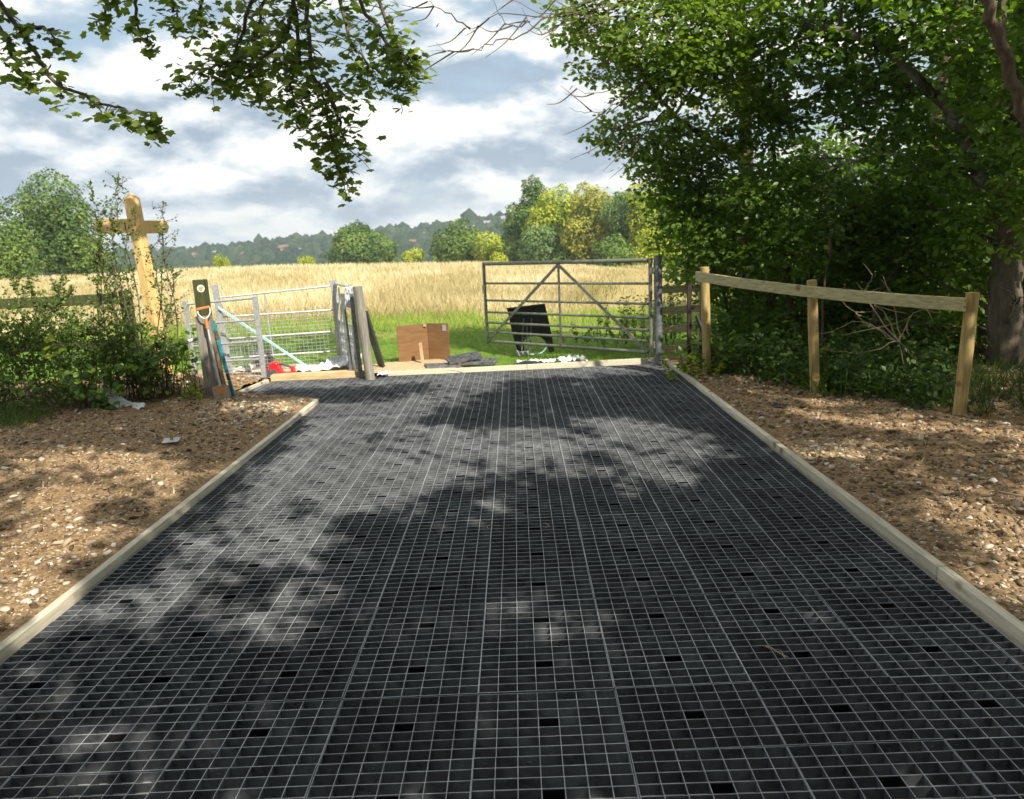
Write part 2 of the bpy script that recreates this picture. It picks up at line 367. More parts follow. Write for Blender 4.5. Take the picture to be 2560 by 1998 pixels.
m_ground = m
trimesh('ground', np.stack([GX, GY, GZ], -1), grid_faces(len(ys), 121), m_ground, kind='structure', smooth=True)

# the far hill
RX = np.array([-1100, -729, -616, -495, -429, -362, -322, -277, -221, -165, -109, -53, -8, 59, 224, 607, 1100.])
RZ = np.array([15, 15.4, 14, 9.9, 11.8, 13, 12.8, 17.3, 19, 21.8, 23, 28.4, 34.4, 42, 47.5, 40, 36])-7.5
hy = np.linspace(440, 1100, 50); hx = np.linspace(-1100, 1100, 120)
def hill_z(x, y):
    s = np.clip((y-450)/450, 0, 1); s = s*s*(3-2*s)
    return -21+(np.interp(x*900/np.maximum(y, 300), RX, RZ)+21)*s+(fbm(x*.012, y*.012, 3)-.5)*4*s
HX, HY = np.meshgrid(hx, hy)
trimesh('hills', np.stack([HX, HY, hill_z(HX, HY)], -1), grid_faces(50, 120), noisy('hill_turf', [(.3, (.03, .055, .02)), (.7, (.08, .10, .04))], .02, rgh=.95, bs=0), kind='structure', smooth=True)

# ================================================================ grid mat
CW, CL, TH, DEP = .5/7, .3465/7, .0023, .0378
def panel_mesh(mask, name, rowstud=True):
    """mask[j][i]: cells present, j away from the camera, i to the right; origin near left corner, top at z 0"""
    nj, ni = mask.shape; V = []; F = []; MI = []
    def bx(x0, x1, y0, y1, z0, z1, mi=0):
        b0 = len(V); V.extend([(x, y, z) for z in (z0, z1) for x, y in ((x0, y0), (x1, y0), (x1, y1), (x0, y1))])
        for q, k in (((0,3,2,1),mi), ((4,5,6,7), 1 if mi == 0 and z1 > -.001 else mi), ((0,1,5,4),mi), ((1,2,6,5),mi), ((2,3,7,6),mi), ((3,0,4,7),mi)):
            F.append(tuple(b0+i for i in q)); MI.append(k)
    g = .0007; h = TH/2
    cx = lambda i: g+h+i*(CW*ni-2*g-TH)/ni; cy = lambda j: g+h+j*(CL*nj-2*g-TH)/nj
    has = lambda j, i: 0 <= j < nj and 0 <= i < ni and mask[j, i]
    for i in range(ni+1):
        j = 0
        while j < nj:
            if has(j, i-1) or has(j, i):
                k = j
                while k < nj and (has(k, i-1) or has(k, i)): k += 1
                bx(cx(i)-h, cx(i)+h, cy(j)-h, cy(k)+h, -DEP, 0); j = k
            else: j += 1
    for j in range(nj+1):
        for i in range(ni):
            if has(j-1, i) or has(j, i): bx(cx(i)+h, cx(i+1)-h, cy(j)-h, cy(j)+h, -DEP, -.0004)
    MI[:] = MI
    for i in range(0, ni, 2):
        if nj == 7 and has(6, i):
            x, y = (cx(i)+cx(i+1))/2, cy(7)-h; r = .0085; n = 7; b0 = len(V)
            pr = [(x+r*math.cos(math.pi*k/n), y-r*.8*math.sin(math.pi*k/n)) for k in range(n+1)]
            V.extend([(a, c, z) for z in (-DEP, -.017) for a, c in pr])
            for k in range(n): F.append((b0+k+1, b0+k, b0+n+1+k, b0+n+2+k)); MI.append(0)
            F.append(tuple(b0+n+1+k for k in range(n+1))); MI.append(0)
    if nj == 7 and ni == 7 and has(3, 3):
        x0, x1, y0, y1 = cx(3)+h, cx(4)-h, cy(3)+h, cy(4)-h
        bx(x0+.0006, x1-.0006, y1-.0016, y1-.0006, -DEP, -.004, 2); bx(x0+.0006, x0+.0016, y0+.001, y1-.002, -DEP, -.004, 2)
        bx(x1-.0016, x1-.0006, y0+.001, y1-.002, -DEP, -.004, 2); bx(x0+.002, x1-.002, y0+.001, y1-.002, -DEP, -DEP+.002, 2)
    me = bpy.data.meshes.new(name); me.from_pydata(V, [], F); me.polygons.foreach_set('material_index', MI)
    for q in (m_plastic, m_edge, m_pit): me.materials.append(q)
    me.update(); return me
MATX, MATY = -.207, .349
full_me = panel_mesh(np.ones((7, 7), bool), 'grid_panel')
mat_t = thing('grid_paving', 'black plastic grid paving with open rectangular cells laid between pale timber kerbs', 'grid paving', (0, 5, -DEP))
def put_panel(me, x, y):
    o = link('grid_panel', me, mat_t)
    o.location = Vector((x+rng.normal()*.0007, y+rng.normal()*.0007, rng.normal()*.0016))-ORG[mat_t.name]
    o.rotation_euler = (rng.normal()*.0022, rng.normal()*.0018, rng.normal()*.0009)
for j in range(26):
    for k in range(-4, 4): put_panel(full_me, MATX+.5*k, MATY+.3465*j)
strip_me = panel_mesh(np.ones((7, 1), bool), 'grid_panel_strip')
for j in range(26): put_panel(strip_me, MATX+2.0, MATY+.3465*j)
NOTCH = [(-2.2, 7.80), (-2.16, 7.84), (-3.06, 8.25), (-3.32, 8.60), (-3.22, 9.36), (-2.2, 9.36)]
for j in range(20, 26):
    for k in (-5, -6, -7):
        x0, y0 = MATX+.5*k, MATY+.3465*j
        ii, jj = np.meshgrid(np.arange(7), np.arange(7))
        mk = inpoly((x0+(ii+.5)*CW).ravel(), (y0+(jj+.5)*CL).ravel(), NOTCH).reshape(7, 7)
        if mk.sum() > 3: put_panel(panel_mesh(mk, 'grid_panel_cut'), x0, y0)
MB().add([(-2.4, -.4, -DEP-.001), (2.1, -.4, -DEP-.001), (2.1, 9.42, -DEP-.001), (-2.4, 9.42, -DEP-.001)], [(0, 1, 2, 3)]).build('geotextile', m_fabric, kind='structure')
MB().add([(x, y, -DEP-.003) for x, y in [(-2.1, 7.7), (-2.1, 9.45), (-3.3, 9.4), (-3.36, 8.6), (-3.1, 8.2)]], [(0, 1, 2, 3, 4)]).build('geotextile', m_fabric, kind='structure')

# ================================================================ kerbs
def kerb(name, label, segs, w=.046, z0=-.10, z1=.040, cat='kerb', mat=m_kerb):
    a = segs[0][0]; tt = thing(name, label, cat, (a[0], a[1], 0))
    for p, q in segs:
        mb = MB().beam((p[0], p[1], (z0+z1)/2), (q[0], q[1], (z0+z1)/2), w, z1-z0)
        mb.build('board', mat, tt, bevel=.004)
    return tt
def along(p, q, cuts):
    p, q = np.array(p), np.array(q); L_ = np.linalg.norm(q-p); c = [0]+cuts+[L_]; d = (q-p)/L_
    return [(tuple(p+d*(c[i]+.002)), tuple(p+d*(c[i+1]-.002))) for i in range(len(c)-1)]
kerb('timber_kerb', 'long timber kerb on the left side of the black grid, beside the soil bank', along((-2.276, -.4), (-2.222, 7.84), [2.1, 5.05]))
kerb('timber_kerb', 'long timber kerb on the right side of the black grid, running to the steel gate post', along((1.948, -.4), (1.885, 9.52), [1.2, 3.62, 6.0, 8.2]))
kerb('timber_kerb', 'thin timber kerb across the far end of the black grid, in front of the lawn', along((-1.76, 9.405), (1.84, 9.575), [1.85]), .04, -.06, .045)
kerb('timber_kerb', 'short timber kerb at the near edge of the grid corner beside the spade', along((-3.08, 8.22), (-2.24, 7.90), []), .028, -.06, .03)
kerb('timber_kerb', 'short angled timber kerb below the steel kissing gate post', along((-3.35, 8.56), (-3.25, 9.34), []), .05, -.06, .03)
kerb('timber_sleeper', 'wide yellowish timber plank under the kissing gate, behind the red saw cutter', along((-3.22, 9.43), (-1.98, 9.48), []), .15, -.05, .075, 'plank', m_plank)
o = MB().beam((-2.84, 8.05, .0), (-2.33, 7.845, .0), .02, .07, (0, 0, 1)).build('edging_strip', m_black, bevel=.003, loc=(-2.84, 8.05, 0))
tag(o, 'black plastic edging strip half buried in the soil by the grid corner', 'edging')

# ================================================================ soil banks
def axis(*segs): return np.unique(np.concatenate([np.arange(a, b, s) for a, b, s in segs]))
m_soil, t, b = new_mat('stony_soil')
n1 = noise(t, 3, 6, .6); n2 = noise(t, 38, 6, .7); n3 = noise(t, 1.1, 3)
t1 = ramp(t, n2, [(.3, (.10, .062, .030)), (.48, (.245, .158, .080)), (.62, (.36, .26, .155)), (.75, (.50, .40, .27))])
t2 = ramp(t, n2, [(.3, (.24, .145, .062)), (.5, (.46, .315, .155)), (.75, (.66, .50, .30))])
at = t.nodes.new('ShaderNodeAttribute'); at.attribute_name = 'tint'
ad = t.nodes.new('ShaderNodeMath'); ad.operation = 'ADD'; t.links.new(at.outputs['Fac'], ad.inputs[0]); t.links.new(n3, ad.inputs[1])
sm = t.nodes.new('ShaderNodeMapRange'); t.links.new(ad.outputs[0], sm.inputs[0]); sm.inputs[1].default_value = .75; sm.inputs[2].default_value = 1.25
mx = t.nodes.new('ShaderNodeMix'); mx.data_type = 'RGBA'; t.links.new(sm.outputs[0], mx.inputs[0]); t.links.new(t1, mx.inputs[6]); t.links.new(t2, mx.inputs[7])
t.links.new(mx.outputs[2], b.inputs['Base Color']); b.inputs['Roughness'].default_value = .95; b.inputs['Specular IOR Level'].default_value = .15
bump(t, b, n2, .9, .012)
LK = lambda y: -2.276+.0066*(y+.4)-.026
RK = lambda y: 1.948-.0064*(y+.4)+.026
def soil_z(x, y):
    d = np.where(x < 0, LK(y)-x, x-RK(y))
    e = np.clip(d/.35, 0, 1)
    z = .026+.035*e*fbm(x*1.3+3, y*1.3, 3)+.075*e*(fbm(x*6, y*6+50, 5, .65)-.42)+.034*e*(fbm(x*22, y*22, 3, .6)-.5)
    z = z+.05*np.clip((d-1.0)/2, 0, 1)
    return z
def sandy(x, y):
    """1 where the bank is light crushed stone, 0 where it is brown earth"""
    l = np.clip((4.4-y)/2.2, 0, 1)*.9+np.clip(1-np.hypot((x+2.7)/.9, (y-7.5)/.9), 0, 1)*1.3
    r = np.clip((4.1-y)/2.0, 0, 1)*.75*np.clip((3.0-x)/.7, 0, 1)+np.clip(1-np.hypot((x-2.2)/.55, (y-5.2)/.5), 0, 1)
    return np.where(x < 0, l, r)
def soil(name, xs, ys_, keep):
    X, Y = np.meshgrid(xs, ys_); Z = soil_z(X, Y); Fc = grid_faces(len(ys_), len(xs))
    V = np.stack([X, Y, Z], -1).reshape(-1, 3); c = V[Fc].mean(1); k = keep(c[:, 0], c[:, 1]); Fc = Fc[k]
    trimesh(name, V, Fc, m_soil, kind='structure', smooth=True, tint=sandy(c[k, 0], c[k, 1])*.6)
ys_s = axis((-3, 1.5, .15), (1.5, 9.75, .028))
soil('soil', axis((-9, -5.6, .2), (-5.6, -2.2, .028)), ys_s, lambda x, y: (x < LK(y)+.03) & ~inpoly(x, y, [(-2.1, 7.93), (-3.10, 8.27), (-3.38, 8.58), (-3.28, 9.45), (-2.1, 9.6)]))
soil('soil', axis((1.86, 4.6, .028), (4.6, 9, .2)), ys_s, lambda x, y: x > RK(y)-.03)
xs_, ysn = axis((-4.8, -.45, .035)), axis((9.42, 10.9, .035))
X, Y = np.meshgrid(xs_, ysn); Z = .030+.03*(fbm(X*7, Y*7, 4)-.5)-.06*np.clip((Y-10.1-.5*fbm(X*2, Y*0+3, 2))/.25, 0, 1)-.07*np.clip((X+.9)/.3, 0, 1)
m_sand = noisy('pale_sand', [(.3, (.30, .20, .10)), (.5, (.50, .37, .21)), (.75, (.68, .54, .35))], 22, 6, .65, rgh=.95, bs=.7, bd=.01)
Fc = grid_faces(len(ysn), len(xs_)); V = np.stack([X, Y, Z], -1).reshape(-1, 3)
trimesh('sand_patch', V, Fc, m_sand, kind='structure', smooth=True)

# stones and clods
import bmesh
def ico(sub):
    bm = bmesh.new(); bmesh.ops.create_icosphere(bm, subdivisions=sub, radius=1); bm.verts.ensure_lookup_table()
    v = np.array([p.co[:] for p in bm.verts]); f = np.array([[q.index for q in p.verts] for p in bm.faces]); bm.free(); return v, f
I1, I2 = ico(1), ico(2)
def lumps(pos, size, flat=.6, seed=0, sub=1, rough=.25):
    V, F = [], []; base, f = (I1, I2)[sub-1]; off = 0
    for var in range(5):
        k = np.arange(len(pos)) % 5 == var
        bv = base*(1+rng.normal(size=(len(base), 1))*rough)
        rz = rng.random(k.sum())*6.28; n = np.stack([rng.normal(size=k.sum())*.3, rng.normal(size=k.sum())*.3, np.ones(k.sum())], 1)
        d = np.stack([np.cos(rz), np.sin(rz), rz*0], 1)
        sc = size[k][:, None]*np.stack([rng.uniform(.6, 1, k.sum()), rng.uniform(.8, 1.3, k.sum()), rng.uniform(flat*.6, flat*1.2, k.sum())], 1)
        v, ff = scatter(bv, f, pos[k], frames(n, d), sc)
        V.append(v); F.append(ff+off); off += len(v)
    return np.concatenate(V), np.concatenate(F), len(f)
m_stone = tint_mat('flint_stones', [(0, (.12, .080, .048)), (.3, (.25, .180, .115)), (.55, (.45, .355, .25)), (.8, (.62, .54, .42)), (1, (.78, .74, .66))], .85, 0, spec=.3)
def stones(label_side, n, xr, yr, keep, bias):
    x = rng.uniform(*xr, n*3); y = yr[0]*np.power(yr[1]/yr[0], rng.random(n*3)); k = keep(x, y) & (rng.random(n*3) < .35+.65*np.clip(sandy(x, y), 0, 1)); x, y = x[k][:n], y[k][:n]
    s = np.minimum(.0042*np.exp(rng.gamma(2.0, .30, len(x)))*(1+.06*y), .027)
    pos = np.stack([x, y, soil_z(x, y)+s*.1], 1)
    V, F, nf = lumps(pos, s, .5, rough=.42)
    tn = np.clip(rng.beta(1.5, 2.0, len(x))*.92+bias*sandy(x, y), 0, 1)
    order = np.concatenate([np.where(np.arange(len(x)) % 5 == v)[0] for v in range(5)])
    o = trimesh('stones', V, F, m_stone, kind='stuff', tint=np.repeat(tn[order], nf))
    o['label'] = label_side; o['category'] = 'stones'
stones('loose flint stones scattered over the soil bank left of the grid', 15500, (-6.2, -2.33), (1.7, 9.6), lambda x, y: (x < LK(y)-.02) & (x > -.95*y-.8) & ~inpoly(x, y, [(-2.1, 7.8), (-3.10, 8.2), (-3.40, 8.5), (-3.3, 9.6), (-2.1, 9.6)]), .25)
stones('loose flint stones scattered over the soil bank right of the grid', 15500, (1.93, 5.6), (1.7, 9.3), lambda x, y: (x > RK(y)+.02) & (x < .78*y+.8), .22)
def clods(label, n, xr, keep):
    x = rng.uniform(*xr, n*3); y = 2*np.power(4.6, rng.random(n*3)); k = keep(x, y); x, y = x[k][:n], y[k][:n]
    s = np.minimum(.0055*np.exp(rng.gamma(2.2, .27, len(x)))*(1+.05*y), .030)
    V, F, nf = lumps(np.stack([x, y, soil_z(x, y)], 1), s, .7, sub=1, rough=.3)
    o = trimesh('earth_clods', V, F, m_clod, kind='stuff', tint=np.repeat(rng.random(len(x)), nf)); o['label'] = label; o['category'] = 'earth'
m_clod = tint_mat('earth_clods', [(0, (.085, .055, .030)), (.6, (.21, .142, .080)), (1, (.36, .265, .165))], .95, 0, spec=.1)
clods('crumbled brown earth on the left soil bank', 7500, (-6, -2.33), lambda x, y: (x < LK(y)-.03) & ~inpoly(x, y, [(-2.1, 7.8), (-3.10, 8.2), (-3.40, 8.5), (-3.3, 9.6), (-2.1, 9.6)]))
clods('crumbled brown earth on the right soil bank', 8000, (1.95, 5.4), lambda x, y: x > RK(y)+.03)

# chips, roots and straw litter on the banks
m_chip = tint_mat('wood_chips', [(0, (.20, .12, .055)), (.5, (.46, .33, .17)), (1, (.70, .58, .38))], .85, 0, spec=.2)
for lab, xr, kf in (('straw and wood chips littering the left soil bank', (-6, -2.34), lambda x, y: (x < LK(y)-.03) & ~inpoly(x, y, [(-2.1, 7.8), (-3.10, 8.2), (-3.40, 8.5), (-3.3, 9.6), (-2.1, 9.6)])),
                    ('straw and wood chips littering the right soil bank', (1.95, 5.4), lambda x, y: x > RK(y)+.03)):
    n = 5500; x = rng.uniform(*xr, n); y = 1.9*np.power(4.8, rng.random(n)); k = kf(x, y); x, y = x[k], y[k]; n = len(x); L_ = .007*np.exp(rng.gamma(2, .33, n)); L_ = np.minimum(L_, .06)*(1+.05*y)
    V, F = scatter([(-.5, 0, 0), (.5, 0, 0), (.4, 1, .05), (-.4, 1, .05), (0, .5, .5)], [(0, 1, 4), (1, 2, 4), (2, 3, 4), (3, 0, 4)], np.stack([x, y, soil_z(x, y)+.004], 1), frames(np.stack([rng.normal(size=n)*.3, rng.normal(size=n)*.3, np.ones(n)], 1), rdir(n)), np.stack([L_*.16+.002, L_, L_*.1+.002], 1))
    o = trimesh('litter', V, F, m_chip, kind='stuff', tint=np.repeat(rng.random(n), 4)); o['label'] = lab; o['category'] = 'litter'

# ================================================================ steel field gate
gp = thing('gate_post', 'tall round grey steel post that the open field gate hangs on', 'gate post', (1.81, 9.53, 0))
MB().tube([(1.81, 9.53, -.2), (1.80, 9.53, 1.352)], .052, 20).build('post', m_gpost, gp, smooth=True, bevel=.003)
MB().box((1.74, 9.53, -.03), (.2, .12, .09)).build('foot', m_oldwood, gp, bevel=.004)
for z in (.22, 1.17): MB().tube([(1.745, 9.52, z-.04), (1.745, 9.52, z+.04)], .016, 10).build('hinge', m_gate, gp, smooth=True)
H0, H1 = Vector((1.705, 9.53, 0)), Vector((-.485, 11.43, 0)); gd = (H1-H0)
gt = thing('field_gate', 'wide seven bar steel field gate standing half open towards the grass field', 'gate', (1.705, 9.53, 0))
def gz(t_, z): return H0+gd*t_+Vector((0, 0, z))
for z, r in ((1.30, .027), (1.008, .017), (.75, .017), (.57, .017), (.41, .017), (.265, .017), (.12, .022)):
    MB().tube([gz(.012, z), gz(.988, z)], r, 12).build('bar', m_gate, gt, smooth=True)
MB().tube([gz(0, .08), gz(0, 1.325)], .024, 12).build('stile', m_gate, gt, smooth=True)
MB().tube([gz(1, .08), gz(1, 1.325)], .024, 12).build('stile', m_gate, gt, smooth=True)
nrm = gd.normalized().cross(Vector((0, 0, 1)))
for a, c in ((.5, .012), (.5, .988)):
    MB().beam(gz(a, 1.27)+nrm*-.03, gz(c, .13)+nrm*-.03, .010, .042, nrm.cross(gd)).build('brace', m_gate, gt)
MB().beam(gz(.5, 1.28)+nrm*-.022, gz(.5, .12)+nrm*-.022, .012, .034, gd).build('brace', m_gate, gt)
MB().tube([gz(1.0, .98), gz(1.014, .97), gz(1.016, .86), gz(1.0, .85)], .006, 6).build('latch', m_gate, gt)

# ================================================================ fences on the right
def post(mb, x, y, h, r, lean=(0, 0), base=-.25):
    k = 8; P = [(x+lean[0]*z, y+lean[1]*z, z) for z in np.linspace(base, h, k)]
    return mb.tube(P, [r*(1+.04*math.sin(i*1.7)) for i in range(k)], 16)
fr = thing('post_and_rail_fence', 'one rail timber fence with three round posts along the right soil bank', 'fence', (2.12, 8.29, 0))
for x, y, h, r, ln in ((2.12, 8.29, 1.24, .048, (-.03, 0)), (2.84, 7.02, 1.13, .046, (-.065, 0)), (3.565, 5.9, 1.05, .050, (.03, 0))):
    post(MB(), x, y, h, r, ln).build('post', m_post, fr, smooth=True, bevel=.004)
rp = curve_pts([(1.98, 8.24, 1.145), (2.37, 7.60, 1.075), (2.765, 6.945, 1.022), (3.15, 6.34, .985), (3.505, 5.835, .963)], 5)
mb = MB(); dirn = Vector((.545, -.838, 0)).normalized(); nn = Vector((-dirn.y, dirn.x, 0))
Vv = []
for p in rp: Vv += [Vector(p)+nn*s*.019+Vector((0, 0, z)) for s, z in ((-1, -.052), (1, -.052), (1, .052), (-1, .052))]
k = len(rp); Ff = [(i*4+j, i*4+(j+1) % 4, i*4+4+(j+1) % 4, i*4+4+j) for i in range(k-1) for j in range(4)]+[(3, 2, 1, 0), (k*4-4, k*4-3, k*4-2, k*4-1)]
mb.add(Vv, Ff).build('rail', m_rail, fr, bevel=.004)
for p in ((2.06, 8.19, 1.13), (2.79, 6.92, 1.03), (3.49, 5.81, .97)):
    for dz in (-.02, .025): MB().tube([(p[0]-.01, p[1]-.012, p[2]+dz), (p[0]-.016, p[1]-.02, p[2]+dz)], .005, 6).build('nail', m_rust, fr)
bf = thing('board_fence', 'short section of five horizontal timber boards between steel gate post and wood', 'fence', (1.9, 9.7, 0))
for z, x1 in ((.905, 2.42), (.64, 2.42), (.39, 2.30), (.13, 2.30), (-.03, 2.30)):
    MB().beam((1.87, 9.7, z), (x1, 9.66, z+.012), .022, .092).build('board', m_rail, bf, bevel=.003)
MB().box((2.42, 9.74, .46), (.10, .10, 1.1)).build('post', m_rail, bf, bevel=.005)
sp_ = thing('steel_stake', 'thin dark rusty steel stake with bolts, standing between gate post and first round post', 'stake', (2.055, 8.9, 0))
MB().box((2.055, 8.9, .44), (.048, .05, 1.2)).build('bar', m_rust, sp_, bevel=.003)
for z in (1.0, .74): MB().tube([(2.08, 8.9, z), (2.11, 8.88, z)], .022, 10).build('bolt', m_rust, sp_, smooth=True)
o = MB().tube([(2.10, 8.72, .66), (2.20, 8.66, .38), (2.32, 8.6, .08)], [.022, .030, .028], 10).build('black_pipe', m_black, smooth=True, loc=(2.32, 8.6, 0))
tag(o, 'short black pipe leaning against the rusty steel stake', 'pipe')

# ================================================================ left fence and signpost
lf = thing('rail_fence', 'old green stained rail fence behind the hawthorn bush', 'fence', (-4.78, 9.0, 0))
MB().beam((-9.0, 9.05, 1.16), (-4.82, 8.98, 1.165), .04, .125).build('rail', m_green, lf, bevel=.004)
MB().beam((-9.0, 9.05, .62), (-4.82, 8.98, .62), .04, .11).build('rail', m_green, lf, bevel=.004)
for x in (-4.76, -7.4): MB().box((x, 9.06, .5), (.12, .1, 1.5)).build('post', m_green, lf, bevel=.006)
SY = 10.0
fp = thing('fingerpost', 'new pale oak footpath fingerpost with pointed top and two finger boards', 'signpost', (-4.93, SY, 0))
rt = Matrix.Rotation(R(-22), 3, 'Z')
rt = Matrix.Rotation(R(-2.6), 3, 'Y') @ rt
MB().box((-4.915, SY, 1.03), (.142, .142, 2.72), rot=rt).build('post', m_oak, fp, bevel=.006)
mb = MB(); q = [Vector((-4.977, SY, 2.390))+rt @ Vector((sx*.071, sy*.071, 0)) for sx, sy in ((-1,-1),(1,-1),(1,1),(-1,1))]
mb.add(q+[Vector((-4.981, SY, 2.475))], [(0, 1, 4), (1, 2, 4), (2, 3, 4), (3, 0, 4), (3, 2, 1, 0)]).build('pointed_top', m_oak, fp)
fb = [(-.02, -.092), (.38, -.094), (.43, -.07), (.445, 0), (.43, .07), (.38, .094), (-.02, .092)]
fo = MB().prism(fb, .042, (-5.01, SY-.05, 2.045), (-.97, -.22, .03)).build('finger_board', m_oak, fp, bevel=.004)
MB().prism([(.06, -.05), (.075, -.05), (.075, .05), (.06, .05)], .046, (-5.01, SY-.05, 2.045), (-.97, -.22, .03)).build('carved_slot', m_bark2, fo)
MB().prism([(0, -.085), (.36, -.085), (.40, 0), (.36, .085), (0, .085)], .042, (-4.93, SY+.05, 2.03), (.50, .86, 0)).build('finger_board', m_oak, fp, bevel=.004)
MB().prism([(-.012, 0), (0, .045), (.012, 0), (.006, -.05), (-.006, -.05)], .006, (-4.90, SY-.081, .93), (1, -.4, 0)).build('carved_arrow', m_bark2, fp)

# waymarker post
wp = thing('waymarker_post', 'squared timber post with round white and orange waymark disc, spade leaning on it', 'post', (-3.55, 8.38, 0))
MB().box((-3.55, 8.40, .58), (.128, .12, 1.56)).build('post', m_green, wp, bevel=.006)
MB().box((-3.522, 8.30, .43), (.168, .072, 1.06)).build('facing_timber', m_oldwood, wp, bevel=.006)
dk = MB().tube([(-3.525, 8.341, 1.262), (-3.525, 8.334, 1.262)], .042, 24).build('waymark_disc', m_white, wp)
MB().prism([(-.026, -.006), (.0, -.028), (.004, -.013), (.028, -.013), (.028, .015), (.002, .015), (-.002, .028)], .003, (-3.525, 8.3325, 1.262), (.8, 0, .6), (-.6, 0, .8)).build('arrow', m_orange, dk)

sd = thing('spade', 'long spade with orange D handle and clay stained blade leaning against waymarker post', 'spade', (-3.33, 8.08, 0))
T0, T1 = Vector((-3.475, 8.215, 1.05)), Vector((-3.345, 8.08, .19)); ax = (T1-T0).normalized()
def sdp(t_, s=0): return T0+(T1-T0)*t_+Vector((1, .15, .15)).normalized()*s
MB().tube([sdp(.13), sdp(.26)], .021, 12).build('socket', m_handle, sd, smooth=True)
MB().tube([sdp(.25), sdp(1.0)], [.012, .014], 12).build('shaft', m_galv, sd, smooth=True)
MB().tube([sdp(0, -.068), sdp(0, .068)], .018, 12).build('grip', m_handle, sd, smooth=True)
MB().tube([tuple(v) for v in curve_pts([sdp(.0, -.066), sdp(.06, -.064), sdp(.11, -.035), sdp(.13, 0), sdp(.11, .035), sdp(.06, .064), sdp(0, .066)], 3)], .007, 8).build('yoke', m_white, sd, smooth=True)
bl = MB(); o_ = T1
outl = [(-.092, 0), (-.03, .015), (0, .05), (.03, .015), (.092, 0), (.090, -.12), (.078, -.20), (.0, -.235), (-.078, -.20), (-.090, -.12)]
bd = MB().prism(outl, .004, o_, (1, .12, .1), -ax*-1 if False else (-ax)).build('blade', m_spade, sd, bevel=.001)
MB().prism([(-.088, -.004), (.088, -.004), (.05, -.06), (.015, -.12), (-.01, -.11), (-.05, -.06)], .0055, o_, (1, .12, .1), (-ax)).build('clay', m_clay, bd)

lv = thing('spirit_level', 'long turquoise and black spirit level leaning beside the waymarker post', 'tool', (-3.26, 8.2, 0))
A0, A1 = Vector((-3.44, 8.34, .90)), Vector((-3.245, 8.18, .01))
def lp(t_): return A0+(A1-A0)*t_
for a, c, mm in ((0, .14, m_teal), (.14, .24, m_dark), (.24, .66, m_teal), (.66, .76, m_dark), (.76, 1, m_teal)):
    MB().beam(lp(a+.002), lp(c-.002), .038, .022, (0, -1, .2)).build('section', mm, lv, bevel=.002)
o = MB().beam((-3.455, 8.30, .80), (-3.29, 8.12, .0), .034, .016, (0, -1, .2)).build('wooden_lath', m_lath, bevel=.002, loc=(-3.29, 8.12, 0)); tag(o, 'thin brown wooden lath leaning between the spade and the turquoise level', 'lath')
o = MB().beam((-3.44, 8.36, .85), (-3.38, 8.22, .12), .05, .03, (0, -1, .2)).build('dark_stake', m_green, bevel=.002, loc=(-3.38, 8.22, 0)); tag(o, 'dark green wooden stake behind the spade shaft', 'stake')

# ================================================================ kissing gate
kg = thing('kissing_gate', 'galvanised steel kissing gate enclosure with wire mesh panels at the field edge', 'gate', (-3.9, 9.8, 0))
def wires(mb, a, c, z0, z1, n, step, r=.0022):
    a, c = Vector(a), Vector(c)
    for i in range(1, n):
        p = a+(c-a)*i/n; mb.tube([(p.x, p.y, z0(i/n)), (p.x, p.y, z1(i/n))], r, 4, False)
    k_ = int((z1(.5)-z0(.5))/step)
    for j in range(1, k_+1):
        f = j/(k_+1); mb.tube([(a.x, a.y, z0(0)+(z1(0)-z0(0))*f), (c.x, c.y, z0(1)+(z1(1)-z0(1))*f)], r, 4, False)
A_, B_ = (-4.31, 9.70), (-3.33, 9.41)
MB().box((-4.33, 9.70, .50), (.055, .055, 1.12)).build('post', m_galv, kg, bevel=.004)
MB().box((-3.31, 9.41, .52), (.055, .055, 1.14)).build('post', m_galv, kg, bevel=.004)
for z0, z1 in ((1.01, 1.065), (.745, .79), (.455, .52), (.235, .285), (.03, .065)):
    MB().tube([(*A_, z0), (*B_, z1)], .014, 10).build('rail', m_galv, kg, smooth=True)
mb = MB(); wires(mb, A_, B_, lambda f: .03+.035*f, lambda f: .745+.045*f, 18, .052); mb.build('mesh', m_galv, kg)
MB().box((-4.00, 9.98, .62), (.075, .05, 1.24), rot=Matrix.Rotation(R(-3), 3, 'Y')).build('post', m_galv, kg, bevel=.003)
C_, D_ = (-3.98, 10.0), (-2.56, 10.33)
MB().box((-2.53, 10.33, .55), (.06, .06, 1.32)).build('post', m_galv, kg, bevel=.004)
for z0, z1 in ((1.06, 1.13), (.80, .80), (.50, .50), (.24, .22), (.03, .03)):
    MB().tube([(*C_, z0), (*D_, z1)], .014, 10).build('rail', m_galv, kg, smooth=True)
MB().tube([(-3.40, 10.13, .03), (-3.43, 10.13, 1.09)], .011, 8).build('upright', m_galv, kg, smooth=True)
mb = MB(); wires(mb, C_, D_, lambda f: .03, lambda f: .80, 26, .05); mb.build('mesh', m_galv, kg)
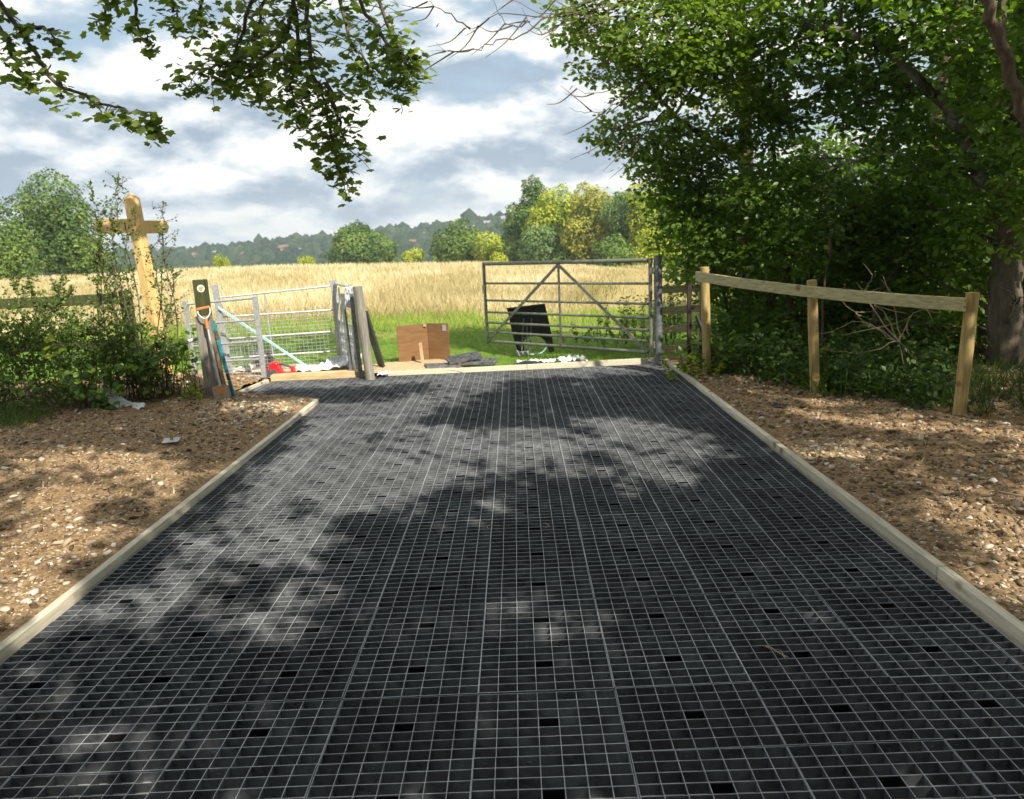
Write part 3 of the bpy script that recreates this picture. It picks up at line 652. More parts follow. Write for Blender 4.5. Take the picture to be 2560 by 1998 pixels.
# hinged leaf with its posts, still wrapped
kl = thing('gate_leaf', 'mesh gate leaf wrapped in pale plastic beside the round wooden post', 'gate', (-2.3, 9.85, 0))
E_, F_ = Vector((-2.48, 10.26, 0)), Vector((-2.13, 9.56, 0))
for z in (1.14, .88, .64, .48, .34, .20, .09): MB().tube([E_+Vector((0, 0, z+.02)), F_+Vector((0, 0, z))], .017, 8).build('rail', m_galv, kl, smooth=True)
for p in (E_, F_): MB().tube([p+Vector((0, 0, .05)), p+Vector((0, 0, 1.18))], .018, 8).build('stile', m_galv, kl, smooth=True)
mb = MB(); wires(mb, E_, F_, lambda f: .1, lambda f: .64, 9, .07, .0065); mb.build('mesh', m_white, kl)
MB().beam(E_+Vector((.10, -.2, .60)), E_+Vector((.08, -.18, 1.12)), .06, .012, (1, 0, 0)).build('tape', noisy('pale_green_tape', [(.3, (.42, .48, .32)), (.7, (.55, .60, .42))], 9), kl)
def crumple(name, label, cat, c, ex, ey, nx, ny, amp, fr_, mat, z=lambda x, y: 0*x, parent=None):
    u, v = np.meshgrid(np.linspace(-1, 1, nx), np.linspace(-1, 1, ny))
    c = np.array(c); P = c+u[..., None]*np.array(ex)+v[..., None]*np.array(ey)
    nv = np.cross(ex, ey); nv = nv/np.linalg.norm(nv)
    h = (np.abs(fbm(u*fr_+c[0]*9, v*fr_*.6+c[1]*7, 3, .42)-.5)*2)*amp*.8
    P = P+h[..., None]*nv+rng.normal(size=P.shape)*amp*.006
    P[..., 2] += z(u, v)
    o = trimesh(name, P, grid_faces(ny, nx), mat, parent, loc=None if parent else tuple(c))
    s = o.modifiers.new('thickness', 'SOLIDIFY'); s.thickness = .0015
    if not parent: tag(o, label, cat)
    return o
m_film = noisy('plastic_film', [(.3, (.62, .64, .66)), (.7, (.80, .81, .82))], 5, rgh=.25, bs=.1)
crumple('wrap', '', '', (-2.22, 9.72, .20), (.085, -.17, 0), (0, .01, .16), 24, 24, .05, 3, m_film, parent=kl)
crumple('wrap', '', '', (-2.11, 9.45, 1.02), (.07, -.03, 0), (0, .0, .13), 16, 20, .05, 3, m_film, parent=kl)
kp = thing('steel_channel_posts', 'pair of flat steel uprights bolted beside the round wooden gate post', 'gate post', (-2.1, 9.42, 0))
for x, y in ((-2.20, 9.46), (-2.06, 9.36)): MB().box((x+.0, y, .50), (.050, .03, 1.14), rot=Matrix.Rotation(R(-1.5), 3, 'Y')).build('upright', m_gpost, kp, bevel=.003)
o = post(MB(), -1.895, 9.18, 1.165, .060, (-.05, 0)).build('wooden_post', m_oldwood, smooth=True, bevel=.004, loc=(-1.895, 9.18, 0)); tag(o, 'thick round weathered wooden post at the left end of the far kerb', 'post')
o = MB().prism([(-.02, 0), (.02, 0), (.02, 1.40), (-.02, 1.40)], .028, (-4.0, 9.94, .93), (0, 0, 1), (.79, 0, -.61)).build('strap', m_strap, loc=(-4, 9.94, .93), bevel=.003); tag(o, 'pale turquoise plastic bar tied diagonally across the mesh gate', 'bar')
o = MB().tube([(-4.36, 8.58, .50), (-3.62, 8.52, .715)], .022, 12).build('steel_tube', m_white, smooth=True, loc=(-4.36, 8.58, .50)); tag(o, 'white tube slanting out of the bush towards the waymarker post', 'tube')

# red cut-off saw
sw = thing('cut_off_saw', 'bright red petrol cut off saw lying behind the kerb at the kissing gate', 'power tool', (-3.1, 9.56, .03))
Sx, Sy = (-3.27, 9.56), .055
MB().prism([(0, .02), (.0, .12), (.015, .155), (.05, .175), (.09, .175), (.125, .15), (.13, .09), (.155, .03), (.15, .0), (.02, 0)], .15, (-3.27, 9.56, .05), (1, 0, .02)).build('body', m_red, sw, bevel=.018, smooth=True)
MB().prism([(.01, .02), (.012, .075), (.10, .078), (.11, .02)], .156, (-3.27, 9.56, .05), (1, 0, .02)).build('grille', m_dark, sw, bevel=.004)
MB().tube([tuple(v) for v in curve_pts([(-3.15, 9.55, .195), (-3.09, 9.55, .185), (-3.02, 9.55, .155), (-2.965, 9.55, .12)], 4)], .016, 10).build('handle', m_dark, sw, smooth=True)
MB().prism([(.145, 0), (.145, .05), (.19, .028), (.27, .028), (.285, .10), (.315, .10), (.325, .0)], .08, (-3.27, 9.56, .05), (1, 0, .02)).build('rear_grip', m_red, sw, bevel=.008, smooth=True)
MB().tube([(-3.30, 9.46, .075), (-3.30, 9.50, .075)], .07, 20).build('disc', m_dark, sw, smooth=True)
o = thing('black_crate', 'small dark cage crate standing on the grass behind the mesh gate', 'crate', (-3.64, 10.4, 0))
MB().box((-3.64, 10.4, .14), (.26, .2, .24)).build('body', m_dark, o, bevel=.03)
MB().tube([tuple(v) for v in curve_pts([(-3.72, 10.4, .25), (-3.72, 10.4, .31), (-3.66, 10.4, .31)], 3)], .012, 8).build('handle', m_black, o, smooth=True)
crumple('plastic_sheet', 'white crumpled plastic sheet spread on the ground behind the red saw', 'plastic sheet', (-2.66, 9.82, .06), (.34, .05, 0), (-.03, .15, .01), 50, 24, .10, 3.5, m_film, lambda u, v: .05*np.clip(u, 0, 1))
crumple('bubble_wrap', 'ribbed white packing roll lying under the wrapped gate leaf', 'packing', (-2.42, 10.02, .10), (.23, .05, 0), (0, .12, .06), 40, 20, .09, 6, m_film)
crumple('rubble_bag', 'pale dusty sack lying behind the mesh of the kissing gate', 'sack', (-3.85, 10.1, .05), (.16, .02, 0), (0, .1, .02), 24, 18, .12, 2.5, noisy('dusty_sack', [(.3, (.42, .40, .36)), (.7, (.62, .60, .55))], 9))
crumple('paper_scrap', 'small white plastic scrap beside the foot of the round wooden post', 'scrap', (-1.74, 9.28, .045), (.07, .03, 0), (0, .05, .01), 14, 12, .06, 2.5, m_white)
crumple('plastic_sheet', 'crumpled white sheet lying on the lawn just behind the far kerb', 'plastic sheet', (.70, 9.82, .02), (.19, .02, 0), (-.02, .10, .01), 34, 20, .12, 3, m_white)
crumple('plastic_sheet', 'flat strip of white sheet on the lawn left of the crumpled white sheet', 'plastic sheet', (.22, 9.85, .02), (.26, -.02, 0), (0, .05, .01), 34, 10, .06, 4, m_white)
o = MB().prism([(-.30, 0), (.22, 0), (.06, .035), (-.08, .05)], .14, (.16, 9.74, .0), (1, .03, 0)).build('rubber_offcut', m_black, loc=(.16, 9.74, 0), bevel=.003); tag(o, 'flat black rubber offcut lying behind the far kerb near the gate', 'offcut')

# black mat panel leaning behind the wooden post
bp_ = thing('leaning_board', 'dark board leaning behind the round wooden post at a steep angle', 'board', (-1.9, 9.95, 0))
MB().prism([(-.16, .02), (.06, .02), (.06, .80), (-.16, .80)], .03, (-1.86, 9.93, .02), (.5, -.86, 0), (-.22, -.02, 1)).build('board', m_black, bp_, bevel=.003)

# plywood shelter
pw = thing('plywood_box', 'two brown plywood sheets set in a V with a short stake in front', 'plywood', (-1.34, 10.35, 0))
def ply(a, c, z1): return MB().beam((a[0], a[1], .01+z1/2), (c[0], c[1], .01+z1/2), .012, z1).build('sheet', m_ply, pw, bevel=.001)
s1 = ply((-1.70, 10.30), (-1.285, 10.46), .525); s2 = ply((-1.28, 10.45), (-.975, 10.30), .53)
MB().beam((-1.06, 10.332, .48), (-1.01, 10.307, .48), .004, .085).build('sticker', m_sticker, s2)
MB().box((-1.32, 10.425, .515), (.04, .02, .035)).build('block', m_pink, s1)
o = MB().box((-1.355, 10.16, .15), (.042, .035, .31), rot=Matrix.Rotation(R(-3), 3, 'Y')).build('wooden_peg', m_pink, loc=(-1.355, 10.16, 0), bevel=.003); tag(o, 'short raw timber peg standing in front of the plywood sheets', 'peg')

# loose grid panels on the sand
for x, y, z, rx, ry, rz, lab in ((-1.22, 9.58, .075, -3, 3, 14, 'black grid panel lying on the sand, leftmost of the loose ones by the plywood'),
                             (-.93, 9.66, .10, 4, -6, 16, 'black grid panel propped highest on the small pile behind the far kerb'),
                             (-.78, 9.74, .075, 2, 1, -8, 'black grid panel at the bottom right of the small pile behind the far kerb')):
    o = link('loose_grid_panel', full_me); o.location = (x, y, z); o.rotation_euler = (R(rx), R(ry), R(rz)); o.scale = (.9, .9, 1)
    tag(o, lab, 'grid panel', 'loose grid panels behind the kerb')

# black board on the lawn with metal stand
bb = thing('workbench', 'black folded work bench with arched legs standing upright on the lawn behind the gate', 'work bench', (.14, 11.42, -.11))
def S(px, py): return ((px-700)/1235, (1110-py)/1235)
ol = [S(*p) for p in ((525, 245), (520, 225), (1250, 180), (1265, 250), (1315, 520), (1370, 880), (1395, 1105), (1290, 1112), (1275, 1010), (1225, 890), (1150, 820), (1060, 790), (960, 795), (870, 815), (820, 860), (805, 940), (835, 1100), (700, 1085), (640, 870), (600, 700), (560, 430))]
bo = MB().prism(ol, .035, (-.02, 11.42, -.10), (1, 0, .01), (0, .10, 1)).build('board', m_black, bb, bevel=.004)
MB().prism([S(515, 250), S(515, 222), S(1250, 178), S(1255, 205)], .09, (-.02, 11.40, -.10), (1, 0, .01), (0, .10, 1)).build('top_rail', m_dark, bb, bevel=.004)
fx = lambda px, py, dy: (-.02+(px-700)/1235, 11.37+dy*.7, max((1110-py)/1235, .0)-.10)
for p, q in (((835, 430), (760, 1180)), ((895, 560), (850, 1150)), ((985, 430), (915, 1180))):
    MB().tube([fx(*p, .0), fx(*q, -.12)], .0085, 8).build('stand_leg', m_gpost, bb, smooth=True)
for p, q, d in (((820, 565), (980, 562), -.02), ((800, 795), (960, 770), -.07)): MB().tube([fx(*p, d), fx(*q, d)], .008, 8).build('rung', m_gpost, bb, smooth=True)
MB().prism([S(660, 1100), S(690, 1100), S(740, 1130), S(910, 1125), S(915, 1200), S(700, 1215), S(690, 1240), S(665, 1240)], .09, (-.02, 11.27, -.03), (1, 0, 0)).build('foot', m_galv, bb, bevel=.004)
MB().tube([tuple(v) for v in curve_pts([fx(925, 1190, -.1), fx(1010, 1150, -.1), fx(1130, 1100, -.05), fx(1210, 1050, 0), fx(1245, 1000, .03)], 4)], .011, 8).build('hose', m_strap, bb, smooth=True)

# small things on the banks
tw = thing('float_trowel', 'small square metal plate with upright wooden grip lying on the left soil bank', 'trowel', (-3.02, 6.13, .06))
MB().box((-3.02, 6.13, .085), (.135, .105, .006), rot=Matrix.Rotation(R(8), 3, 'X') @ Matrix.Rotation(R(8), 3, 'Z')).build('plate', m_galv, tw, bevel=.002)
MB().tube([(-3.02, 6.14, .085), (-3.022, 6.15, .11), (-3.022, 6.15, .16)], [.014, .017, .014], 10).build('grip', m_post, tw, smooth=True)
crumple('plastic_scrap', 'torn white plastic sheet lying on the brown soil in front of the bush', 'plastic scrap', (-4.27, 7.72, .10), (.235, -.07, -.03), (.02, .07, .03), 30, 14, .07, 1.6, m_white, lambda u, v: .05*np.clip(-u, -.3, 1)*1.2)
crumple('rag', 'dark crumpled scrap of membrane on the right soil bank', 'rag', (2.31, 6.45, .06), (.075, .0, 0), (0, .06, 0), 14, 12, .06, 2.5, m_black)
for i, (x, y, a, l_, lab) in enumerate(((.94, 2.61, -1.0, .10, 'dry frayed straw wisp on the grid at lower right'), (-.24, 4.63, .35, .12, 'pale curved straw on the grid near the middle'), (-.22, 4.03, 1.2, .05, 'short pale wood chip on the grid left of centre'),
                                  (.10, 4.02, 1.6, .07, 'thin reddish straw on the grid right of centre'), (.83, 4.72, .9, .07, 'small dry twig on the bright patch of the grid'))):
    mb = MB()
    for k in range(3 if i == 0 else 1):
        P = [(x+math.cos(a)*l_*(s-.5)+rng.normal()*.006, y+math.sin(a)*l_*(s-.5)+rng.normal()*.006, .006+.01*math.sin(s*3.1)) for s in (0, .3, .6, 1)]
        mb.tube([tuple(v) for v in curve_pts(P, 3)], .0018, 5)
    o = mb.build('straw', m_dead, loc=(x, y, 0)); tag(o, lab, 'straw')
for (a, c, lab) in (((2.72, 4.05, .08), (3.02, 3.70, .07), 'bare stick lying on the right soil bank nearest the kerb'), ((3.0, 3.3, .07), (3.5, 3.1, .08), 'bare stick lying low on the right soil bank'), ((3.0, 4.75, .08), (3.3, 4.5, .09), 'curved twig higher up the right soil bank'), ((-3.4, 6.5, .08), (-3.2, 6.25, .08), 'short pale root on the left soil bank')):
    a, c = np.array(a), np.array(c); P = [a, a*.6+c*.4+rng.normal(size=3)*.015, a*.3+c*.7+rng.normal(size=3)*.015, c]
    o = MB().tube([tuple(v) for v in curve_pts(P, 4)], .006, 6).build('stick', m_dead, loc=tuple(a)); tag(o, lab, 'stick')

# ================================================================ plant layout (metres)
BOUGHS = [[(-2.61, 4.0, 3.04), (-2.5, 4.0, 2.88), (-2.39, 4.0, 2.71), (-2.3, 4.0, 2.54), (-2.11, 4.0, 2.41), (-1.95, 4.0, 2.36), (-1.82, 4.0, 2.32), (-1.82, 4.0, 2.23)],
  [(-2.44, 4.1, 2.8), (-2.34, 4.1, 2.79), (-2.28, 4.1, 2.72)],
  [(-2.52, 4.0, 2.78), (-2.48, 4.0, 2.62), (-2.43, 4.0, 2.53)],
  [(-2.26, 4.0, 2.52), (-2.27, 4.0, 2.44)],
  [(-2.31, 5.2, 3.41), (-2.38, 5.2, 3.19), (-2.36, 5.2, 3.08), (-2.29, 5.2, 2.97)],
  [(-2.49, 5.2, 3.42), (-2.58, 5.2, 3.23), (-2.65, 5.2, 3.1)],
  [(-2.19, 5.2, 3.41), (-2.13, 5.2, 3.18), (-2.13, 5.2, 3.1)],
  [(-1.1, 4.5, 3.27), (-1.2, 4.5, 2.89), (-1.38, 4.5, 2.68), (-1.65, 4.5, 2.67), (-1.85, 4.5, 2.6)],
  [(-1.03, 4.4, 3.23), (-1.09, 4.4, 2.67), (-1.03, 4.4, 2.47), (-1.01, 4.4, 2.22), (-0.95, 4.4, 1.98)],
  [(-0.91, 4.3, 3.19), (-0.7, 4.3, 2.77), (-0.58, 4.3, 2.64), (-0.47, 4.3, 2.6)],
  [(-0.81, 4.6, 3.29), (-0.64, 4.6, 2.79), (-0.6, 4.6, 2.64), (-0.65, 4.6, 2.49)],
  [(-1.34, 4.6, 3.32), (-1.5, 4.6, 2.88), (-1.57, 4.6, 2.74), (-1.62, 4.6, 2.56)],
  [(-1.21, 4.5, 3.27), (-1.16, 4.5, 2.74), (-1.23, 4.5, 2.55), (-1.2, 4.5, 2.34)],
  [(-1.64, 4.7, 3.37), (-1.76, 4.7, 3.07), (-1.79, 4.7, 2.92)],
  [(-0.99, 4.7, 3.33), (-0.93, 4.7, 2.88), (-0.83, 4.7, 2.67), (-0.9, 4.7, 2.57)],
  [(-1.23, 4.8, 3.38), (-1.44, 4.8, 3.04), (-1.53, 4.8, 2.78), (-1.47, 4.8, 2.52)],
  [(-1.0, 4.4, 2.52), (-0.96, 4.4, 2.32), (-0.89, 4.4, 2.14)]]
BARE = [[(2.12, 9.0, 4.29), (1.34, 9.0, 4.14), (0.5, 9.0, 4.06), (-0.08, 9.0, 4.11), (-0.35, 9.0, 3.98), (-0.46, 9.0, 3.98)],
  [(1.96, 9.0, 4.06), (1.49, 9.0, 3.98), (1.02, 9.0, 4.05), (0.39, 9.0, 4.11), (0.03, 9.0, 4.3)],
  [(0.5, 9.0, 4.06), (0.17, 9.0, 3.88), (-0.15, 9.0, 3.82), (-0.42, 9.0, 3.73), (-0.63, 9.0, 3.74), (-0.78, 9.0, 3.83)],
  [(1.02, 9.0, 4.05), (0.6, 9.0, 3.93), (0.44, 9.0, 3.89), (0.28, 9.0, 3.99), (0.21, 9.0, 4.14)],
  [(1.34, 9.0, 4.14), (1.13, 9.0, 4.15), (0.76, 9.0, 4.26)],
  [(-0.4, 9.0, 3.98), (-0.65, 9.0, 4.16), (-0.88, 9.0, 4.29)],
  [(1.39, 9.0, 3.99), (1.3, 9.0, 3.75), (1.17, 9.0, 3.56), (1.02, 9.0, 3.54)],
  [(1.7, 9.0, 4.07), (1.49, 9.0, 3.59), (1.32, 9.0, 3.3), (1.0, 9.0, 3.22), (0.79, 9.0, 3.27)],
  [(1.91, 9.0, 3.52), (1.54, 9.0, 3.29), (1.27, 9.0, 3.1), (0.94, 9.0, 3.02), (0.73, 9.0, 3.07)],
  [(1.8, 9.0, 3.33), (1.64, 9.0, 3.01), (1.42, 9.0, 2.87), (1.26, 9.0, 2.86)],
  [(1.78, 9.0, 3.03), (1.53, 9.0, 2.73), (1.31, 9.0, 2.69), (1.14, 9.0, 2.81)],
  [(0.29, 9.0, 4.04), (0.15, 9.0, 3.98), (-0.03, 9.0, 4.06), (-0.12, 9.0, 4.26)],
  [(0.86, 9.0, 4.05), (0.66, 9.0, 4.15), (0.51, 9.0, 4.32)]]
LOBES = [(0.85, 9.5, 4.15, 0.33), (1.24, 9.5, 3.88, 0.51), (1.81, 9, 3.87, 0.68), (2.54, 9, 3.93, 0.74), (1.57, 9.2, 3.38, 0.41), (2.12, 9, 3.37, 0.54), (2.76, 9, 3.53, 0.63), (1.34, 10, 2.93, 0.3), (1.82, 10, 2.74, 0.48), (2.3, 10, 2.6, 0.51), (2.06, 10, 2.2, 0.44), (2.49, 10, 2.07, 0.57), (2.18, 10, 1.72, 0.38), (2.54, 9.5, 1.58, 0.54), (2.31, 9.5, 1.3, 0.36), (2.9, 9, 1.99, 0.46), (3.02, 9, 1.44, 0.51), (3.3, 8.5, 3.58, 0.59), (3.84, 8, 3.51, 0.66), (4.31, 7.5, 3.28, 0.67), (4.43, 7, 2.69, 0.53), (3.82, 8.5, 2.99, 0.48), (4.45, 8.5, 2.68, 0.65), (4.8, 8, 2.03, 0.66), (4.43, 9, 1.92, 0.57), (3.94, 9.5, 1.8, 0.54), (4.02, 9.5, 1.22, 0.6), (4.47, 9, 1.27, 0.57), (4.86, 8.5, 1.26, 0.59), (4.88, 7.5, 1.36, 0.52), (4.42, 6.6, 0.9, 0.29), (4.67, 7.2, 1.97, 0.46), (2.81, 9.8, 0.97, 0.43), (3.38, 10, 0.68, 0.51), (4.05, 9.8, 0.61, 0.5), (4.52, 9.5, 0.67, 0.48), (5.06, 9.2, 0.78, 0.47), (2.76, 9.6, 0.38, 0.36), (3.25, 9.4, 0.26, 0.42), (4.05, 9.2, 0.25, 0.47), (4.71, 8.8, 0.27, 0.45), (3.26, 9.5, 2.99, 0.36), (3.69, 10, 2.53, 0.29)]
FAR = {'left big': [(-60.63, 95, 7.04, 3.01), (-57, 95, 9.14, 3.31), (-55.45, 95, 6.22, 3.01), (-60.08, 95, 3.56, 3.61), (-55.45, 95, 2.76, 3.01), (-53.27, 95, 1.49, 2.11)], 'left2': [(-53.9, 80, 4.38, 2.28), (-55.86, 80, 2.03, 3.04), (-53.36, 80, 1.91, 2.03)], 'cone': [(-40.98, 200, 5.34, 3.17), (-43.17, 200, 1.8, 5.07), (-38.2, 200, 1.57, 4.81), (-42.09, 200, -0.08, 6.97)], 'conesmall': [(-32.21, 190, 0.8, 2.65), (-34.08, 190, -0.28, 2.41)], 'low': [(-25.92, 200, -0.84, 1.9), (-28.45, 200, -1.33, 1.77)], 'c1': [(-11.71, 170, 3.69, 3.02), (-14.5, 170, 1.25, 3.77), (-10.31, 170, 0.53, 3.77), (-16.64, 170, 0.83, 2.15)], 'c2': [(-5.92, 165, 0.37, 3.14), (-3.95, 165, -1.23, 2.61)], 'tall': [(4.12, 150, 11.72, 2.09), (4.29, 150, 9.05, 2.66), (1.38, 150, 5.61, 3.33), (3.68, 150, 5.5, 3.8)], 'y1': [(8.26, 140, 7.52, 3.55), (6.42, 140, 4.26, 3.99), (8.95, 140, 2.45, 3.99)], 'g1': [(5.21, 135, 0.13, 4.28)], 'y2': [(12.87, 130, 7.63, 2.88), (14.4, 130, 5.23, 3.71), (12.33, 130, 2.2, 4.12), (15.52, 130, 1.27, 3.29)], 'g2': [(18.07, 125, 4.89, 3.56), (19.57, 125, 1.82, 3.96), (17.99, 125, -0.38, 3.17)], 'y3': [(19.96, 120, 7.49, 2.28), (21.03, 120, 4.59, 3.04)], 'g3': [(16.86, 90, 0.54, 2.28), (16.01, 90, -1.06, 1.71), (19.09, 90, -0.66, 2.28)], 'bush': [(-37.51, 95, 1.05, 0.72), (-26.25, 95, 0.64, 0.48), (-27.15, 95, 0.56, 0.36), (-2.29, 95, -0.43, 0.84), (18.97, 95, -1.31, 1.5)]}
LIT = [[(-2.77, 7.72), (-1.71, 7.97), (-0.12, 9.02), (-0.16, 8.14), (-0.94, 6.74), (-1.37, 5.85), (-1.94, 5.95), (-2.25, 6.99)],
  [(-1.86, 5.93), (-1.24, 5.98), (-0.49, 6.57), (0.36, 6.41), (0.52, 5.55), (0.2, 5.0), (-0.36, 4.97), (-0.64, 4.28), (-1.07, 4.41), (-1.21, 4.27), (-1.44, 3.74), (-1.76, 3.72), (-1.91, 4.43), (-1.82, 5.29)],
  [(0.28, 6.51), (0.72, 5.94), (0.69, 4.93), (1.41, 4.83), (1.66, 5.37), (1.35, 5.69), (1.18, 6.34), (0.65, 6.81)],
  [(-0.34, 4.58), (0.15, 4.11), (0.09, 3.97), (-0.37, 4.17)],
  [(-2.02, 3.57), (-1.79, 3.72), (-1.5, 3.63), (-1.47, 3.22), (-1.07, 3.14), (-1.07, 2.64), (-1.48, 3.04), (-1.63, 2.89), (-2.02, 3.04), (-2.13, 2.82), (-2.2, 2.75), (-2.02, 2.49), (-2.01, 2.64), (-1.8, 2.47), (-1.98, 2.43), (-2.45, 3.12), (-2.27, 3.48)],
  [(-1.98, 2.43), (-1.32, 2.44), (-1.21, 2.35), (-1.3, 2.26), (-1.83, 2.21)],
  [(-1.77, 2.12), (-1.42, 2.19), (-1.04, 2.06), (-0.67, 2.06), (-0.72, 1.93), (-1.67, 1.98)],
  [(0.34, 3.29), (0.9, 3.29), (0.88, 3.14), (0.57, 3.11), (0.33, 3.19)],
  [(0.1, 3.08), (0.27, 3.06), (0.26, 2.82), (0.09, 2.83)],
  [(-0.58, 3.09), (-0.3, 3.11), (-0.33, 2.87), (-0.55, 2.89)],
  [(-1.29, 3.5), (-0.86, 3.41), (-0.81, 2.99), (-1.11, 3.01)],
  [(-0.2, 2.78), (-0.11, 2.79), (-0.12, 2.6), (-0.2, 2.61)],
  [(-3.6, 8.12), (-2.31, 7.85), (-2.23, 6.62), (-3.08, 7.34)],
  [(-4.11, 5.87), (-3.51, 5.65), (-2.57, 4.87), (-2.51, 4.26), (-2.1, 4.45), (-2.4, 4.85), (-2.24, 5.47), (-2.19, 5.99), (-2.73, 5.42), (-3.59, 5.93)],
  [(-3.3, 4.35), (-3.06, 4.48), (-2.46, 3.91), (-2.11, 3.75), (-2.23, 4.16), (-2.37, 3.9), (-2.29, 3.29), (-2.25, 2.83)],
  [(-4.27, 5.77), (-4.1, 5.74), (-3.28, 4.59), (-3.48, 4.62)],
  [(1.78, 5.61), (2.22, 5.28), (2.44, 5.0), (2.28, 4.81), (1.97, 4.96), (1.73, 5.23)],
  [(2.13, 4.1), (2.36, 3.3), (1.84, 2.52), (1.85, 2.77), (1.93, 3.35)],
  [(-2.09, 3.87), (-1.92, 4.6), (-1.82, 4.87), (-1.84, 3.85)]]
def tubes(name, paths, r0, r1, mat, parent, n=5, kind=None):
    mb = MB()
    for i, P in enumerate(paths):
        a = r0[i] if hasattr(r0, '__len__') else r0; c = r1[i] if hasattr(r1, '__len__') else r1
        mb.tube([tuple(v) for v in P], list(np.linspace(a, c, len(P))), n, False)
    return mb.build(name, mat, parent, smooth=True, kind=kind)
def each_tube(name, paths, r0, r1, mat, parent, n=8):
    for i, P in enumerate(paths):
        MB().tube([tuple(v) for v in P], list(np.linspace(r0[i] if hasattr(r0, '__len__') else r0, r1[i] if hasattr(r1, '__len__') else r1, len(P))), n, False).build(name, mat, parent, smooth=True)
def sprays(lobes, dens, leaf, rad, nl, tv, tf, depth=1.0, flat=.35, bright=0.0, jit=.5, droop=.25):
    """flattened sprays of leaves spread through ellipsoids (x, y, z, r)"""
    C = []; 
    for (x, y, z, r) in lobes:
        n = max(3, int(dens*r*r*4))
        q = rdir(n)*np.power(rng.random(n), .38)[:, None]
        C.append(np.array([x, y, z])+q*np.array([r, max(r, .3)*depth, r*.92]))
    C = np.concatenate(C); C = C[~((C[:, 1] < 7.75) & (C[:, 2] < 1.30) & (C[:, 0]/C[:, 1] > .585) & (C[:, 0]/C[:, 1] < .72))]
    u_, v_ = C[:, 0]/C[:, 1], (C[:, 2]-CAMH)/C[:, 1]; near = np.zeros(len(C), bool)
    for (a0, c0), (a1, c1) in (((.674, -.06), (.577, .111)), ((.577, .111), (.50, .19)), ((.66, .12), (.60, .262))):
        t_ = np.clip(((u_-a0)*(a1-a0)+(v_-c0)*(c1-c0))/((a1-a0)**2+(c1-c0)**2), 0, 1); near |= np.hypot(u_-a0-t_*(a1-a0), v_-c0-t_*(c1-c0)) < .024
    C = C[~(near & (C[:, 1] < 8.0) & (rng.random(len(C)) < .8))]; n = len(C)
    sn = norm(np.stack([rng.normal(size=n)*flat, rng.normal(size=n)*flat-.25, np.ones(n)], 1))
    a = rng.random((n, nl))*6.283; rr = rad*np.sqrt(rng.random((n, nl)))*rng.uniform(.6, 1.3, (n, 1))
    ex = norm(np.cross(sn, rdir(n))); ey = np.cross(sn, ex)
    out_ = ex[:, None]*np.cos(a)[..., None]+ey[:, None]*np.sin(a)[..., None]
    P = (C[:, None]+out_*rr[..., None]+np.array([0, 0, -1])*(rr**2)[..., None]*droop/rad).reshape(-1, 3)
    dd = (out_.reshape(-1, 3)+rng.normal(size=P.shape)*.5+np.array([0, 0, -.25]))
    nn_ = np.repeat(sn, nl, 0)+rng.normal(size=P.shape)*jit
    sc = leaf*rng.uniform(.65, 1.25, len(P))
    V, F = scatter(tv, tf, P, frames(nn_, dd), sc)
    tn = np.clip(np.repeat(rng.beta(2, 2.6, n), nl)*.6+rng.random(len(P))*.4+bright, 0, 1)
    return V, F, np.repeat(tn, len(tf)), C

# ---------------------------------------------------------------- overhanging maple
mp = thing('maple_tree', 'field maple whose drooping leafy boughs hang into the top left of the sky', 'tree', (-5.2, -1.6, 0))
tubes('trunk', [curve_pts([(-5.2, -1.6, -.3), (-5.1, -1.5, 2), (-4.8, -1.2, 4.5), (-4.2, -.6, 7)], 4)], .34, .20, m_bark, mp, 14)
limbs = [curve_pts(p, 4) for p in ([(-4.9, -1.3, 3.6), (-4.0, 1.0, 4.2), (-3.0, 3.2, 4.0), (-2.61, 4.0, 3.04)], [(-4.7, -1.1, 4.6), (-3.0, 1.8, 5.2), (-1.4, 3.8, 4.6), (-1.1, 4.4, 3.25)],
                                   [(-4.2, -.6, 7), (-2.0, .5, 7.6), (1.0, .2, 7.6), (4, .5, 7.4)], [(-4.2, -.6, 7), (-1.5, -1.8, 7.8), (2.2, -2, 7.8)], [(-4.3, -.8, 6.2), (-4.0, 2.6, 7.4), (-1, 5, 7.8), (3, 6, 7.8)], [(-3.0, 1.8, 5.2), (-2.6, 4.2, 4.6), (-2.3, 5.2, 3.4)])]
each_tube('limb', limbs, .10, .014, m_bark, mp, 8)
bp, LP = [], []
for b in BOUGHS:
    c = curve_pts(b, 5, .008); bp.append(c)
    seg = np.linalg.norm(np.diff(c, axis=0), axis=1).sum(); y0 = c[0][1]
    dense = 300 if y0 > 4.25 and y0 < 5 else (150 if y0 < 4.25 else 190)
    n = int(seg*dense); spread = .105 if 4.25 < y0 < 5 else .052
    t_ = rng.random(n); idx = t_*(len(c)-1); i0 = np.minimum(idx.astype(int), len(c)-2); base = c[i0]+(c[i0+1]-c[i0])*(idx-i0)[:, None]
    sp_w = spread*(1.15-.75*t_)
    q = rng.normal(size=(n, 3))*sp_w[:, None]*np.array([1, 1.5, .85])+np.array([0, 0, -.04])
    LP.append(base+q)
    for k in range(int(n/9)):
        bp.append(np.stack([base[k], base[k]+q[k]*.55+np.array([0, 0, .01]), base[k]+q[k]]))
LP = np.concatenate(LP); n = len(LP)
lr = frames(np.stack([rng.normal(size=n)*.55, rng.normal(size=n)*.55-.25, np.ones(n)], 1), np.stack([rng.normal(size=n), rng.normal(size=n)*.8-.2, rng.normal(size=n)*.4-.6], 1))
lsz = .049*rng.uniform(.5, 1.3, n)*np.where(LP[:, 1] > 5, 1.1, 1)
each_tube('bough', [p for p in bp if len(p) > 4], .014, .003, m_twig, mp, 6)
